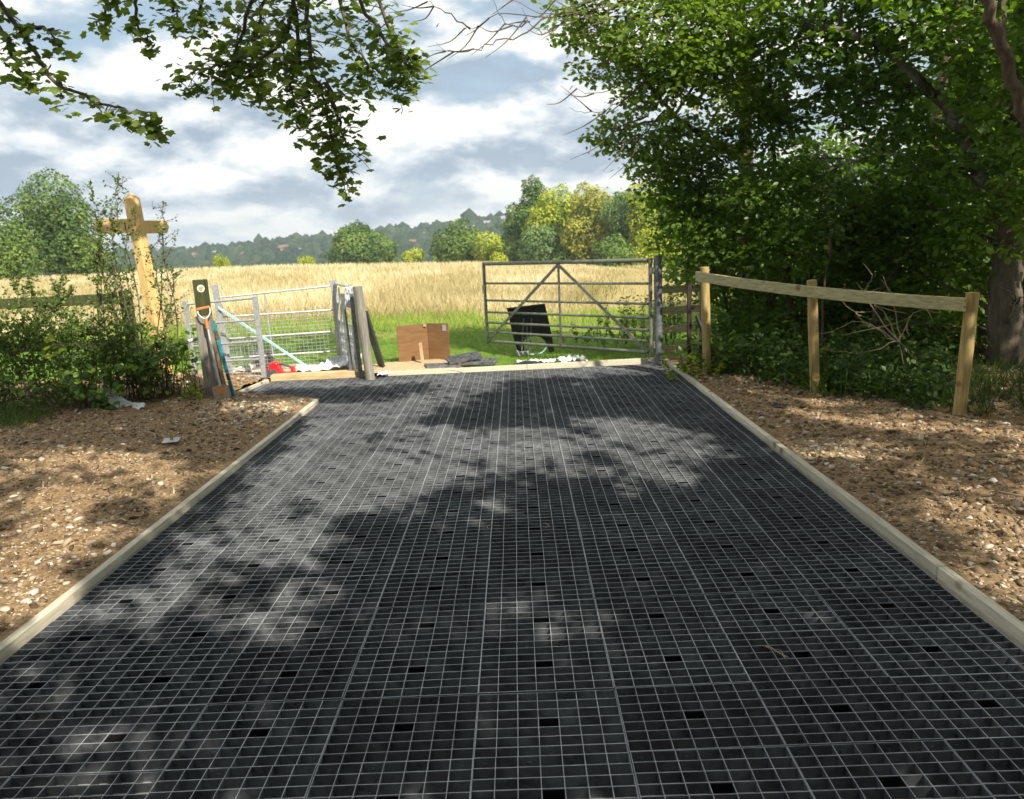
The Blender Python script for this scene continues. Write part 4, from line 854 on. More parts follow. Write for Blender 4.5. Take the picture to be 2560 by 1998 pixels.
tubes('twigs', [p for p in bp if len(p) <= 4], .003, .0015, m_twig, mp, 4, kind='stuff')
# the 300 leaves that show largest are single parts, the rest one mass
vis = (LP[:, 2]-CAMH)/LP[:, 1] < .33
rank = np.argsort(-(lsz/LP[:, 1])*vis)[:300]; rest = np.setdiff1d(np.arange(n), rank)
lms = []
for k in range(6):
    me = bpy.data.meshes.new('leaf'); v = np.array(MAPLE_V)*np.array([1, 1, rng.uniform(.5, 1.8)]); me.from_pydata(v.tolist(), [], MAPLE_F)
    me.materials.append(m_maple); at = me.attributes.new('tint', 'FLOAT', 'FACE'); at.data.foreach_set('value', np.full(12, (.2, .35, .5, .6, .75, .95)[k], np.float32)); lms.append(me)
for k, i in enumerate(rank):
    o = link('leaf', lms[k % 6], mp); rm = Matrix([list(map(float, r)) for r in lr[i]])
    o.matrix_local = Matrix.Translation(Vector(LP[i])-ORG[mp.name]) @ rm.to_4x4() @ Matrix.Scale(float(lsz[i]), 4)
V, F = scatter(MAPLE_V, MAPLE_F, LP[rest], lr[rest], lsz[rest])
trimesh('foliage', V, F, m_maple, mp, np.repeat(rng.beta(1.8, 2.2, len(rest)), 12), 'stuff')
# unseen crown: leaf sprays shaped so that their shade dapples the ground
S_ = np.array(SUN)
SOFT = [(-2.2, 6.9), (-.6, 7.2), (.9, 6.9), (1.6, 5.8), (1.3, 4.7), (.1, 4.9), (-.5, 4.0), (-1.1, 3.6), (-2.0, 3.4), (-2.1, 5)]
SOFT2 = [[(-5.2, 3.6), (-2.32, 2.5), (-2.32, 5.6), (-3.4, 6.3), (-5.2, 6.2)], [(1.95, 5.7), (2.3, 5.9), (3.4, 5.2), (3.3, 4.5), (2.1, 4.2), (1.95, 2.2), (2.6, 2.6), (3.4, 3.6), (4.2, 4.4), (3.6, 5.6), (2.4, 6.4)]]
def shade_targets(n, xr, yr, z, lit, leak):
    # clustered: pick spray centres, drop those over the open gaps
    x = rng.uniform(*xr, n); y = rng.uniform(*yr, n); keep = np.ones(n, bool)
    keep &= ~(inpoly(x, y, SOFT) & (fbm(x*1.1+2, y*1.7+8, 3) > .40))
    for p in SOFT2: keep &= ~(inpoly(x, y, p) & (fbm(x*1.6+4, y*2.1, 2) > .41))
    for p in lit: keep &= ~inpoly(x, y, p)
    keep |= rng.random(n) < leak
    return np.stack([x[keep], y[keep], np.full(keep.sum(), z)], 1)
T = np.concatenate([shade_targets(4800, (-4.6, 2.2), (.8, 9.0), 0, LIT, .02), shade_targets(900, (2.0, 8.5), (1.0, 12), 0, LIT, .05), shade_targets(900, (-8, 3), (11.6, 14.6), .1, [], 1),
                    shade_targets(500, (-6.5, -4.2), (4, 8.6), .2, LIT, .2)])
keepfar = ~((T[:, 1] > 8.6) & (T[:, 0] < 2.0) & (T[:, 1] < 11.5)) & ~((T[:, 1] > 11) & (T[:, 0] > -2.6) & (T[:, 0] < 2.4)); T = T[keepfar]
hh = 4.6+1.3*rng.random(len(T))+.8*fbm(T[:, 0]*.5+9, T[:, 1]*.5, 2)
C = T+S_*(hh/S_[2])[:, None]
def clear_of_gaps(Q):
    g_ = Q-S_*(Q[:, 2]/S_[2])[:, None]; k = np.ones(len(Q), bool)
    k &= ~(inpoly(g_[:, 0], g_[:, 1], SOFT) & (fbm(g_[:, 0]*1.1+2, g_[:, 1]*1.7+8, 3) > .40))
    for p in SOFT2: k &= ~(inpoly(g_[:, 0], g_[:, 1], p) & (fbm(g_[:, 0]*1.6+4, g_[:, 1]*2.1, 2) > .41))
    for p in LIT: k &= ~inpoly(g_[:, 0], g_[:, 1], p)
    k &= ~((g_[:, 1] > 8.6) & (g_[:, 0] < 2.2))
    k &= ~((Q[:, 2]-CAMH < .42*Q[:, 1]) & (Q[:, 1] > .3) & (np.abs(Q[:, 0]) < .8*Q[:, 1]+1.0)) & (np.linalg.norm(Q-np.array([0, 0, CAMH]), axis=1) > 1.6)
    return Q[k]
Q1 = np.stack([rng.uniform(-8, 9, 5200), rng.uniform(-9, 3.4, 5200), rng.uniform(3.8, 7.5, 5200)], 1)  # added unseen leaf mass above and behind the camera, blocks sky light
sd_ = rng.choice([-1, 1], 3200); Q2 = np.stack([sd_*rng.uniform(3.2, 7.5, 3200), rng.uniform(-8, .6, 3200), rng.uniform(.1, 5, 3200)], 1)  # added unseen leaf walls at both sides, to darken the shade
Q3 = np.stack([rng.uniform(-6, 6, 2600), rng.uniform(-9, -4.5, 2600), rng.uniform(.1, 5.5, 2600)], 1)  # added unseen leaf wall behind the camera, same purpose
C = np.concatenate([C, clear_of_gaps(np.concatenate([Q1, Q2, Q3]))])
nl = 9; n = len(C)
P = (C[:, None]+rng.normal(size=(n, nl, 3))*np.array([.075, .075, .11])).reshape(-1, 3)
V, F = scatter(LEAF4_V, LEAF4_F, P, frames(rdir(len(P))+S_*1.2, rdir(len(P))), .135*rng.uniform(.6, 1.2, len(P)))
trimesh('crown', V, F, m_shade, mp, np.repeat(rng.random(len(P)), 2), 'stuff')  # all unseen shading leaves, kept under the maple

# ---------------------------------------------------------------- trees on the right
LB = np.array(LOBES)
for q in LB:                                             # thin screen of leaves where the sky shows through the wood
    if .29 < q[0]/q[1] < .50 and .07 < (q[2]-CAMH)/q[1] < .24: q[3] *= .88
def tree(name, label, base, trunkpts, r0, r1, lobes, bark, leafm, dens, leaf=.078, bright=0, depth=1.25, branch=True, extra=None, rad=.2, tv=OVAL_V, tf=OVAL_F):
    tr = thing(name, label, 'tree', (base[0], base[1], 0))
    tc = [curve_pts(p, 5, .01) for p in trunkpts]
    each_tube('trunk', tc[:1], r0, r1, bark, tr, 14); each_tube('limb', tc[1:], r0*.5, r1*.35, bark, tr, 10)
    allp = np.concatenate(tc)
    V, F, tn, C = sprays(lobes, dens, leaf, rad, 13, tv, tf, depth, bright=bright)
    trimesh('crown', V, F, leafm, tr, tn, 'stuff')
    if branch:
        br = []; rb = []
        for (x, y, z, r) in lobes:
            e = np.array([x, y, z]); d = np.linalg.norm(allp-e, axis=1)+.6*np.abs(allp[:, 2]-z+.5*r+.3); s = allp[np.argmin(d)]
            m_ = (s+e)/2+np.array([0, 0, .12])+rng.normal(size=3)*.1
            br.append(curve_pts([s, m_, e], 4, .012)); rb.append(.022)
            for k in range(5):
                q = e+rdir(1)[0]*r*np.array([.9, 1, .7]); br.append(curve_pts([m_*.4+e*.6, (m_*.3+e*.7+q)/2+rng.normal(size=3)*.05, q], 3, .01)); rb.append(.008)
        tubes('branches', br, rb, [x*.3 for x in rb], bark, tr, 5, kind='stuff')
    if extra: tubes('bare_twigs', extra, .010, .002, m_twig, tr, 5, kind='stuff')
    return tr
top = [tuple(l) for l in LB if l[0] < 2.95 and l[2] > 2.5]
mid = [tuple(l) for l in LB if l[0] < 3.6 and l[2] <= 2.5 and l[0] >= 0]
gap = LB[-1]
right_hi = [tuple(l) for l in LB if l[0] >= 2.95 and l[2] > 2.5]
right_hi += [(3.25, 9.2, 2.75, .30), (3.6, 9.0, 3.15, .32), (3.0, 9.3, 3.1, .32), (3.3, 8.8, 2.2, .35)]
right_lo = [tuple(l) for l in LB if l[0] >= 3.6 and l[2] <= 2.5]
bare = [curve_pts(b, 4, .012) for b in BARE]
ex2 = []
for b in bare:
    for k in range(3):
        s = b[rng.integers(2, len(b))]; dv = np.array([-.35-.3*rng.random(), rng.normal()*.1, -.25+rng.normal()*.2])*rng.uniform(.5, 1)
        ex2.append(curve_pts([s, s+dv*.5+rng.normal(size=3)*.03, s+dv+np.array([0, 0, .06])], 3))
tree('ash_tree', 'bright green tree at the wood edge with long bare twigs reaching left across the sky', (3.4, 11.2), [[(3.4, 11.2, -.3), (3.35, 11.0, 2), (3.1, 10.4, 4), (2.6, 9.8, 5.5)], [(3.15, 10.5, 3.6), (2.6, 9.6, 4.2), (2.12, 9, 4.29)], [(3.25, 10.8, 2.6), (2.4, 10.1, 2.9), (1.78, 9.1, 3.1)]], .13, .035,
     top+[(3.0, 10, 3.3, .4), (2.8, 9.7, 2.75, .35), (3.1, 10.2, 2.3, .4), (2.3, 9.6, 4.7, .6), (1.5, 9.4, 4.7, .5), (3.0, 9.6, 4.7, .6)], m_bark2, m_leafR2, 92, .080, .06, extra=bare+ex2)
tree('hazel_tree', 'many stemmed hazel behind the first round fence post, leaves down to the ground', (3.5, 9.6), [[(3.5, 9.5, -.3), (3.45, 9.5, .8), (3.3, 9.5, 1.66), (3.22, 9.5, 2.6)], [(3.5, 9.6, 0), (3.2, 9.7, 1.0), (2.8, 9.8, 2.0)], [(3.55, 9.5, .1), (3.75, 9.5, 1.2), (3.9, 9.6, 2.4)], [(3.0, 9.9, 0), (2.75, 9.9, .8), (2.5, 9.9, 1.8)]], .055, .02, mid, m_bark2, m_leafR, 120, .075, .02)
tree('leaning_tree', 'tree with pale mottled leaning trunk arching left inside the dark wood', (5.9, 8.0), [[(5.95, 8, -.3), (5.39, 8, 1.14), (4.97, 8, 1.83), (4.62, 8, 2.5), (4.35, 8, 2.85), (4.01, 8, 3.13), (3.57, 8, 3.44), (3.0, 8.1, 3.6)], [(4.62, 8, 2.5), (4.7, 8.2, 3.3), (4.9, 8.3, 4.5)]], .085, .03,
     right_hi+[(3.6, 8.2, 4.3, .7), (4.6, 7.8, 4.3, .8), (5.3, 7, 3.8, .8), (5.2, 7.4, 2.9, .6)], m_mottle, m_leafR, 96, .082)
tree('beech_tree', 'tree with thick smooth grey trunk right of the last fence post', (5.1, 7.7), [[(5.14, 7.7, -.4), (5.10, 7.7, .1), (5.04, 7.7, .6), (5.03, 7.7, 1.1), (5.08, 7.8, 2.5), (5.2, 8, 5)]], .185, .12, right_lo, m_bark, m_leafR, 112, .080)
tree('young_oak', 'slim brown trunk leaning in at the top right corner of the picture', (4.9, 6.0), [[(4.95, 6, -.3), (4.5, 6, 1.1), (4.06, 6, 2.1), (3.86, 6, 2.55), (3.70, 6, 2.9), (3.58, 6, 3.25), (3.4, 6, 4.2), (3.3, 6.1, 5.4)]], .050, .038,
     [(4.5, 6.3, 2.5, .35), (4.6, 6.2, 1.5, .3), (4.3, 6.5, 3.4, .45), (3.2, 6.8, 3.75, .35), (4.55, 6.2, 1.95, .3)], m_bark2, m_leafR, 80, .085)
# the wood behind
bgl = [(x+rng.normal()*.3, y, z, r) for x, y, z, r in
       [(4.1, 12.5, .6, .9), (5.4, 12, .8, 1.0), (6.8, 11.5, .8, 1.1), (8.2, 11, .8, 1.2), (4.6, 13, 1.7, .9), (6.0, 12.5, 1.9, 1.0), (7.4, 12, 2.2, 1.2), (8.8, 11.5, 2.4, 1.2), (5.2, 13.5, 2.6, .8), (7.0, 13, 3.4, 1.0), (8.4, 12.5, 3.8, 1.3), (9.6, 12, 4.6, 1.3), (7.9, 13, 5.0, 1.0), (9.0, 12.5, 6.0, 1.4), (6.0, 11, .3, .8), (7.3, 10.5, .3, .9), (6.6, 9.6, 1.0, .8), (6.4, 9.4, 2.4, .8), (6.8, 9.6, 3.6, .9), (3.6, 12.5, .1, .6), (3.5, 14, 1.0, .5)]]
tree('sycamore_tree', 'deep shaded tree filling the back of the wood between the trunks', (6.6, 12), [[(6.6, 12, -.3), (6.5, 12, 2), (6.7, 12, 5)], [(8.2, 11.5, -.3), (8.3, 11.5, 4)], [(5.0, 12.5, -.3), (5.1, 12.5, 2.4)]], .13, .07, bgl, m_bark2, m_leafR, 56, .125, -.05, rad=.3, tv=LEAF4_V, tf=LEAF4_F)
tree('holly_tree', 'low branch with dark crooked bare stem in the shade above the fence rail', (4.35, 8.9), [[(4.1, 8.6, .3), (4.19, 8.6, .86), (4.30, 8.6, 1.02), (4.41, 8.6, 1.25), (4.5, 8.6, 1.5)], [(3.42, 8.3, 0), (3.40, 8.3, .9), (3.46, 8.3, 1.3)]], .034, .018, [(4.5, 8.7, 1.75, .3), (3.5, 8.6, 1.5, .3), (3.2, 8.9, .35, .35), (4.1, 8.3, .3, .35), (4.7, 8.1, .5, .3)], m_bark2, m_leafR, 100, .07)

# dead arching stems, nettles and grass under the rail
ds = thing('dead_bramble', 'pale leafless arching stems between the second and third fence posts', 'dead plant', (3.62, 6.9, 0))
b0 = np.array([3.62, 6.85, .12]); st = []
hub = np.array([3.54, 6.88, .52])
st.append(curve_pts([b0, (3.60, 6.86, .3), hub], 4, .004))
for e, mdl in (((3.28, 7.1, .98), (3.44, 7, .8)), ((3.44, 7, 1.05), (3.53, 6.95, .85)), ((3.02, 7.1, .62), (3.25, 7, .72)), ((3.0, 7.1, .45), (3.3, 7, .42)), ((3.75, 6.9, .3), (3.66, 6.9, .42)), ((3.86, 6.9, .84), (3.68, 6.9, .78)), ((3.35, 7.05, 1.15), (3.30, 7, .9)), ((3.1, 7.15, .9), (3.36, 7, .66))):
    m_ = curve_pts([hub+rng.normal(size=3)*.015, mdl, e], 5, .008); st.append(m_)
    for k in range(4):
        s = m_[rng.integers(3, len(m_))]; dv = rng.normal(size=3)*np.array([.12, .05, .08]); st.append(curve_pts([s, s+dv*.5+rng.normal(size=3)*.01, s+dv], 3))
tubes('stems', st, .0055, .002, m_dead, ds, 5, kind='stuff')
def blades(name, label, cat, x, y, z, h, wd, mat, tintf, lean=.45, parent=None):
    n = len(x); d = rdir(n); d[:, 2] = 0; d = norm(d)
    up = np.stack([rng.normal(size=n)*lean*.5, rng.normal(size=n)*lean*.5, np.ones(n)], 1)
    y_ = norm(np.cross(up, d)); rot = np.stack([norm(np.cross(y_, up)), y_, norm(up)], -1)
    V, F = scatter(BLADE_V, BLADE_F, np.stack([x, y, z], 1), rot, np.stack([wd, h*.9, h], 1))
    o = trimesh(name, V, F, mat, parent, np.repeat(tintf, 3), 'stuff')
    if parent is None: o['label'] = label; o['category'] = cat
    return o
def fence_line(n, d0, d1, t0=-.15, t1=1.3):
    t_ = rng.uniform(t0, t1, n); d = rng.uniform(d0, d1, n)
    return 2.12+1.445*t_+d*.86, 8.29-2.39*t_+d*.5
x, y = fence_line(9000, .08, 2.4); k = fbm(x*1.4+3, y*1.4, 3) > .42; x, y = x[k], y[k]
blades('undergrowth_grass', 'dark green grass growing behind the rail fence', 'grass', x, y, np.full(len(x), .02), rng.uniform(.10, .34, len(x)), np.full(len(x), .010), m_under, rng.random(len(x)), 1.1)
x, y = fence_line(3200, .03, 2.4); hgt = rng.random(len(x))**1.5*.34
V, F, tn, C = sprays([(a, c, .04+e, .14) for a, c, e in zip(x[:1150], y[:1150], hgt[:1150])], 60, .058, .09, 8, LEAF4_V, LEAF4_F)
o = trimesh('undergrowth_plants', V, F, m_under, tint=tn, kind='stuff'); o['label'] = 'low nettles and ivy leaves under the rail fence'; o['category'] = 'ground cover'
gx, gy = 3.05+rng.normal(size=420)*.16, 7.15+rng.normal(size=420)*.16
o = blades('grass_tuft', '', '', gx, gy, np.full(420, .02), rng.uniform(.2, .42, 420), np.full(420, .012), m_bram, rng.random(420)*.5, 1.3); del o['kind']; tag(o, 'bright green arching grass tuft right of the middle fence post', 'grass tuft')
# weeds beside the gate
def weed(name, label, x, y, h, n, mat, lf=.06, cat='plant', lean=.1):
    tt = thing(name, label, cat, (x, y, 0)); st = []; P = []; D = []
    for i in range(n):
        a = np.array([x+rng.normal()*.12, y+rng.normal()*.12, -.02]); e = a+np.array([rng.normal()*lean, rng.normal()*lean, h*rng.uniform(.6, 1)])
        c = curve_pts([a, (a+e)/2+rng.normal(size=3)*.03, e], 6); st.append(c)
        for q in c[2:]:
            for k in range(3): P.append(q+rng.normal(size=3)*.01); D.append([rng.normal(), rng.normal(), .2])
    P = np.array(P); D = np.array(D)
    tubes('stems', st, .005, .002, m_twig, tt, 4, kind='stuff')
    V, F = scatter(OVAL_V, OVAL_F, P, frames(np.stack([rng.normal(size=len(P))*.4, rng.normal(size=len(P))*.4, np.ones(len(P))], 1), D), lf*rng.uniform(.6, 1.3, len(P)))
    trimesh('foliage', V, F, mat, tt, np.repeat(rng.random(len(P)), 6)); return tt
for x, y, h, n, lab in ((1.40, 11.3, .48, 9, 'clump of tall weeds behind the hinge end of the steel gate'), (1.72, 11.6, .72, 12, 'tallest clump of weeds between the steel gate and the board fence'), (2.1, 10.9, .7, 14, 'weed clump growing behind the board fence'), (1.05, 11.8, .30, 6, 'sparse low weed clump seen through the middle of the steel gate'), (2.45, 11.8, .95, 14, 'weed clump in the corner where board fence meets the wood')):
    weed('tall_weed', lab, x, y, h, n, m_bram, .055)
weed('bramble_plant', 'yellow green leafy bramble growing at the foot of the first round post', 2.02, 8.22, .34, 9, m_yel, .06, lean=.2)
weed('bramble_plant', 'drooping green bramble just right of the first round post', 2.42, 8.15, .62, 9, m_bram, .075, lean=.25)

# ---------------------------------------------------------------- left hedge
HL = [(-4.7, 7.9, .45, .3), (-4.3, 8.1, .75, .26), (-4.1, 8.25, .25, .22), (-5.39, 7.9, .75, .3), (-4.98, 7.9, .73, .35), (-4.56, 7.95, .82, .3), (-5.36, 7.8, .34, .38), (-4.91, 7.85, .30, .38), (-4.42, 8.1, .5, .3), (-4.18, 8.25, .42, .25), (-3.95, 8.3, .55, .2), (-5.39, 7.9, 1.01, .22), (-4.79, 7.95, .98, .25), (-5.9, 7.9, .7, .5), (-6.5, 8, .7, .5), (-5.7, 7.5, .3, .35), (-6.3, 7.4, .4, .5)]
def sprig(paths, per_m, lf):
    P = []
    for c in paths:
        L_ = np.linalg.norm(np.diff(c, axis=0), axis=1).sum(); n = max(3, int(L_*per_m)); i = rng.random(n)*(len(c)-1); i0 = np.minimum(i.astype(int), len(c)-2)
        P.append(c[i0]+(c[i0+1]-c[i0])*(i-i0)[:, None]+rng.normal(size=(n, 3))*.010)
    P = np.concatenate(P); n = len(P)
    V, F = scatter(OVAL_V, OVAL_F, P, frames(rdir(n)+np.array([0, -.4, .6]), rdir(n)+np.array([0, 0, .2])), lf*rng.uniform(.6, 1.3, n))
    return V, F, np.repeat(rng.beta(2, 2.3, n), 6)
def shrub(name, label, base, tips, lobes, lf, dens, mat, per_m=95, cat='shrub'):
    tt = thing(name, label, cat, (base[0], base[1], 0)); st = []; r0 = []; tw_ = []
    for tp in tips:
        a = np.array([base[0]+rng.normal()*.2, base[1]+rng.normal()*.1, 0]); tp = np.array(tp)
        c = curve_pts([a, a*.55+tp*.45+rng.normal(size=3)*.06, a*.2+tp*.8+rng.normal(size=3)*.05, tp], 6, .006); st.append(c); r0.append(.009)
        k0 = len(c)//3
        for k in range(k0, len(c)-1):
            for _ in range(2):
                ln = .26*(1-.6*(k-k0)/(len(c)-k0)); e = c[k]+rdir(1)[0]*ln*np.array([1, .8, .5])+np.array([0, 0, ln*.55]); w_ = curve_pts([c[k], (c[k]+e)/2+rng.normal(size=3)*.02, e], 3); st.append(w_); r0.append(.003); tw_.append(w_)
        tw_.append(c[k0:])
    for (x, y, z, r) in lobes:
        for k in range(4):
            a = np.array([x+rng.normal()*.15, y, 0.]); e = np.array([x, y, z])+rdir(1)[0]*r; st.append(curve_pts([a, (a+e)/2+rng.normal(size=3)*.08, e], 4)); r0.append(.006)
    tubes('stems', st, r0, [q*.35 for q in r0], m_twig, tt, 4, kind='stuff')
    V, F, tn = sprig(tw_, per_m, lf) if tw_ else (np.zeros((0, 3)), np.zeros((0, 3), int), np.zeros(0))
    if lobes:
        V2, F2, t2, _ = sprays(lobes, dens, lf*1.05, .09, 12, OVAL_V, OVAL_F, 1.0, .6, jit=.8)
        F = np.concatenate([F, F2+len(V)]); V = np.concatenate([V, V2]); tn = np.concatenate([tn, t2])
    trimesh('foliage', V, F, mat, tt, tn, 'stuff'); return tt
shrub('hawthorn_bush', 'tall hawthorn bush with thin leafy shoots rising in front of the oak fingerpost', (-4.35, 8.2), [(-4.18, 8.2, 2.53), (-4.51, 8.2, 2.41), (-4.3, 8.2, 2.19), (-4.07, 8.2, 2.17), (-4.55, 8.3, 2.15), (-4.48, 8.1, 1.85), (-4.6, 8.2, 1.75)], [(-4.43, 8.15, 1.45, .15), (-4.40, 8.15, 1.85, .11), (-4.42, 8.1, 1.12, .2), (-4.4, 8.1, .8, .26)], .034, 130, m_haw, 50)
shrub('hawthorn_sapling', 'slender hawthorn shoots right of the bush, crossing the fingerpost', (-4.1, 8.3), [(-3.79, 8.3, 2.2), (-3.85, 8.3, 1.97), (-4.0, 8.3, 1.78), (-3.80, 8.3, 1.5), (-3.85, 8.3, 1.16)], [(-4.05, 8.3, .75, .12)], .034, 80, m_haw, 26)
shrub('blackthorn_thicket', 'dense low thicket of small leaves at the left edge in front of the green rail', (-5.3, 7.9), [(-4.98, 8.2, 1.47), (-5.52, 8.2, 1.65), (-5.35, 8.2, 1.44), (-5.18, 8.2, 1.22), (-5.75, 8.2, 1.6), (-6.2, 8.2, 1.5), (-4.8, 8.1, 1.35)], HL, .036, 190, m_haw, 80)
def leafy(name, label, pts, n, lf, mat, cat='plant', spread=.11):
    c = np.array(pts[0]); tt = thing(name, label, cat, (c[0], c[1], 0)); P = []; st = []
    for p in pts:
        for k in range(max(1, n//len(pts)//5)):
            e = np.array(p)+rng.normal(size=3)*spread; g0 = np.array([p[0]+rng.normal()*.06, p[1]+.1, 0]); st.append(curve_pts([g0, (g0+e)/2+rng.normal(size=3)*.04, e], 4))
            for q in range(5): P.append(e+rng.normal(size=3)*lf*.6)
    P = np.array(P); tubes('stems', st, .004, .002, m_twig, tt, 4, kind='stuff')
    V, F = scatter(OVAL_V, OVAL_F, P, frames(np.stack([rng.normal(size=len(P))*.5, rng.normal(size=len(P))*.5-.5, np.ones(len(P))], 1), rdir(len(P))+np.array([0, -.3, -.2])), np.stack([lf*1.5*rng.uniform(.7, 1.2, len(P))]*1+[lf*rng.uniform(.7, 1.2, len(P))]*2, 1))
    trimesh('foliage', V, F, mat, tt, np.repeat(rng.random(len(P)), 6)); return tt
leafy('bramble_plant', 'bramble with broad mid green leaves at the foot of the hawthorn', [(-4.55, 7.7, .34), (-4.35, 7.75, .30), (-4.25, 7.9, .42), (-4.4, 7.7, .2), (-4.65, 7.6, .42)], 230, .082, m_bram)
leafy('bramble_plant', 'broad leaved bramble between the hawthorn and the waymarker post', [(-4.05, 8.1, .42), (-3.98, 8.2, .62), (-4.1, 8.1, .25), (-3.9, 8.25, .75)], 230, .072, m_bram)
leafy('bramble_plant', 'sunlit yellow green bramble touching the waymarker post', [(-3.84, 8.3, .45), (-3.74, 8.25, .34), (-3.70, 8.22, .22), (-3.80, 8.15, .12), (-3.66, 8.15, .12)], 170, .042, m_yel, spread=.06)
leafy('bindweed', 'bright hanging yellow leaves in the thicket left of the hawthorn', [(-4.85, 7.65, .95), (-4.82, 7.6, .80), (-4.83, 7.6, .68)], 26, .075, m_yel, spread=.035)
leafy('bramble_plant', 'bright bramble leaves low at the far left of the thicket', [(-5.3, 7.45, .5), (-5.2, 7.4, .35), (-5.0, 7.4, .3)], 60, .06, m_bram)
n = 2600; x = rng.uniform(-6.4, -4.8, n); y = 7.25+.28*(-x-4.4)*-.6+rng.normal(size=n)*.22; k = y > 6.75-.15*(x+4.2); x, y = x[k], y[k]
blades('long_grass', 'tangled dark long grass along the foot of the left thicket', 'grass', x, y, soil_z(x, y)-.01, rng.uniform(.08, .30, len(x)), np.full(len(x), .005), m_haw, rng.random(len(x))*.6, 1.9)

# ---------------------------------------------------------------- lawn and hay field
n = 50000; y = 9.55*np.power(18/9.55, rng.random(n)); x = rng.uniform(-1, 1, n)*(y*.75+1)
ok = ~((y < 10.25) & (x < -.55) & (x > -5)) & ~((y < 9.75) & (x > -5) & (x < 1.9)); x, y = x[ok], y[ok]
long_ = np.clip((y+5*fbm(x*.6, y*.6, 2)-16)/3, 0, 1)
blades('lawn_grass', 'short bright green grass between the gates and the hay field', 'grass', x, y, ground_z(x, y), .035+.03*rng.random(len(x))+.07*long_*rng.random(len(x)), .006+.002*rng.random(len(x)), m_lawn, rng.random(len(x))*.7+.3*long_, 1.0)
n = 160000; y = 14.6*np.power(108/14.6, rng.random(n)); x = rng.uniform(-1, 1, n)*(y*.76+2)
edge_ = 15.2+1.6*fbm(x*.7+5, x*0+2, 3)+np.clip(x-1.2, 0, 4)*1.2
path = np.exp(-((x-(1.9+.10*(y-14)+2.6*np.sin((y-14)/26)))/(.9+.03*y))**2)          # mown strip curving away on the right
k = (y > edge_) & (rng.random(n) > path*.93); x, y = x[k], y[k]; path = path[k]
d = np.clip((y-edge_[k])/2.5, 0, 1); pt = fbm(x*.35+7, y*.18, 4)
h = (.16+.36*d)*rng.uniform(.65, 1.15, len(x))*(.75+.5*pt)*(1-.6*path)
tn = np.clip(.15+.45*rng.random(len(x))+1.5*(pt-.45)+.25*d-.45*path, 0, 1)
blades('hay_field', 'tall dry golden grass covering the field', 'grass', x, y, ground_z(x, y), h, .0009*y*rng.uniform(.6, 1.4, len(x)), m_straw, tn, .85)
n = 9000; x = rng.uniform(-11, 9, n); y = rng.uniform(14.2, 17.5, n)
blades('meadow_edge', 'mixed green stems where the lawn meets the dry field', 'grass', x, y, ground_z(x, y), rng.uniform(.08, .30, n), np.full(n, .012), m_lawn, .35+.65*rng.random(n), .9)

# ---------------------------------------------------------------- trees beyond the field
def far_tree(name, label, lobes, mat, leaf, dens, group='trees beyond the hay field', cat='tree', trunk=True):
    lo = np.array(lobes); cx, cy = lo[:, 0].mean(), lo[:, 1].mean(); gz_ = float(ground_z(cx, cy))
    tt = thing(name, label, cat, (cx, cy, gz_), group)
    if trunk:
        tops = lo[np.argmax(lo[:, 2])]
        paths = [curve_pts([(cx, cy, gz_-.5), (cx, cy, (gz_+tops[2])/2), tuple(tops[:3])], 4)]+[curve_pts([(cx, cy, gz_+(l[2]-gz_)*.3), tuple((np.array([cx, cy, l[2]])+l[:3])/2), tuple(l[:3])], 3) for l in lo]
        each_tube('trunk', paths[:1], .35, .1, m_bark, tt, 6); tubes('branches', paths[1:], .12, .04, m_bark, tt, 5, kind='stuff')
    V, F, T_ = [], [], []; off = 0
    for l in lobes:
        fill = [l]
        if l[2]-l[3] > gz_+.8*l[3]: fill.append((l[0]*.6+cx*.4, l[1]+1, (l[2]+gz_)/2, l[3]*.8))
        for (x, y, z, r) in fill:
            n = int(dens*1.6*r*r); q = rdir(n); bumpy = 1+.34*(fbm(q[:, 0]*2.6+x, q[:, 2]*2.6+z, 3)-.5)*2+.05*rng.normal(size=n)
            rad_ = np.where(rng.random(n) < .75, bumpy, rng.random(n)**.5)*r
            P = np.array([x, y, z])+q*rad_[:, None]
            Rm = frames(q*1.1+rng.normal(size=(n, 3))*.55+np.array([0, 0, .25]), rdir(n))
            v, f = scatter(LEAF4_V, LEAF4_F, P, Rm, leaf*rng.uniform(.6, 1.4, n)*1.3)
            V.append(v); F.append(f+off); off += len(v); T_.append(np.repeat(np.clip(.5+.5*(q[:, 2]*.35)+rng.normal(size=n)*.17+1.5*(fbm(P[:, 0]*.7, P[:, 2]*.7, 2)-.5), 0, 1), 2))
    trimesh('crown', np.concatenate(V), np.concatenate(F), mat, tt, np.concatenate(T_), 'stuff'); return tt
fl = [('left big', m_fgreen, 'large round green tree beyond the field at left, left of the fingerpost', .30, 150), ('left2', m_fgreen, 'lower green tree at the far left edge beyond the field', .26, 150),
      ('cone', m_fgreen, 'broad conical green tree standing alone left of centre beyond the field', .5, 90), ('conesmall', m_fgreen, 'small round tree touching the right side of the conical tree', .45, 90), ('low', m_fyel, 'low yellowish tree between the conical tree and the middle group', .45, 90),
      ('c1', m_fgreen, 'rounded green tree of the middle group, left of the tall grove', .42, 100), ('c2', m_fyel, 'yellow green small tree at the left foot of the grove', .4, 100), ('tall', m_fgreen, 'tallest narrow tree rising at the left of the grove', .38, 110),
      ('y1', m_fyel, 'bright yellow green tree beside the tallest one in the grove', .36, 120), ('g1', m_fgrey, 'grey green tree low in the grove below the yellow one', .34, 120), ('y2', m_fbrown, 'olive brown tree in the middle of the grove', .34, 120),
      ('g2', m_fgrey, 'grey green tree right of the olive brown one', .34, 120), ('y3', m_fyel, 'yellow green tree at the right end of the grove, above the gate post', .32, 120), ('g3', m_fyel, 'bushy sunlit tree close behind the steel gate post', .26, 150)]
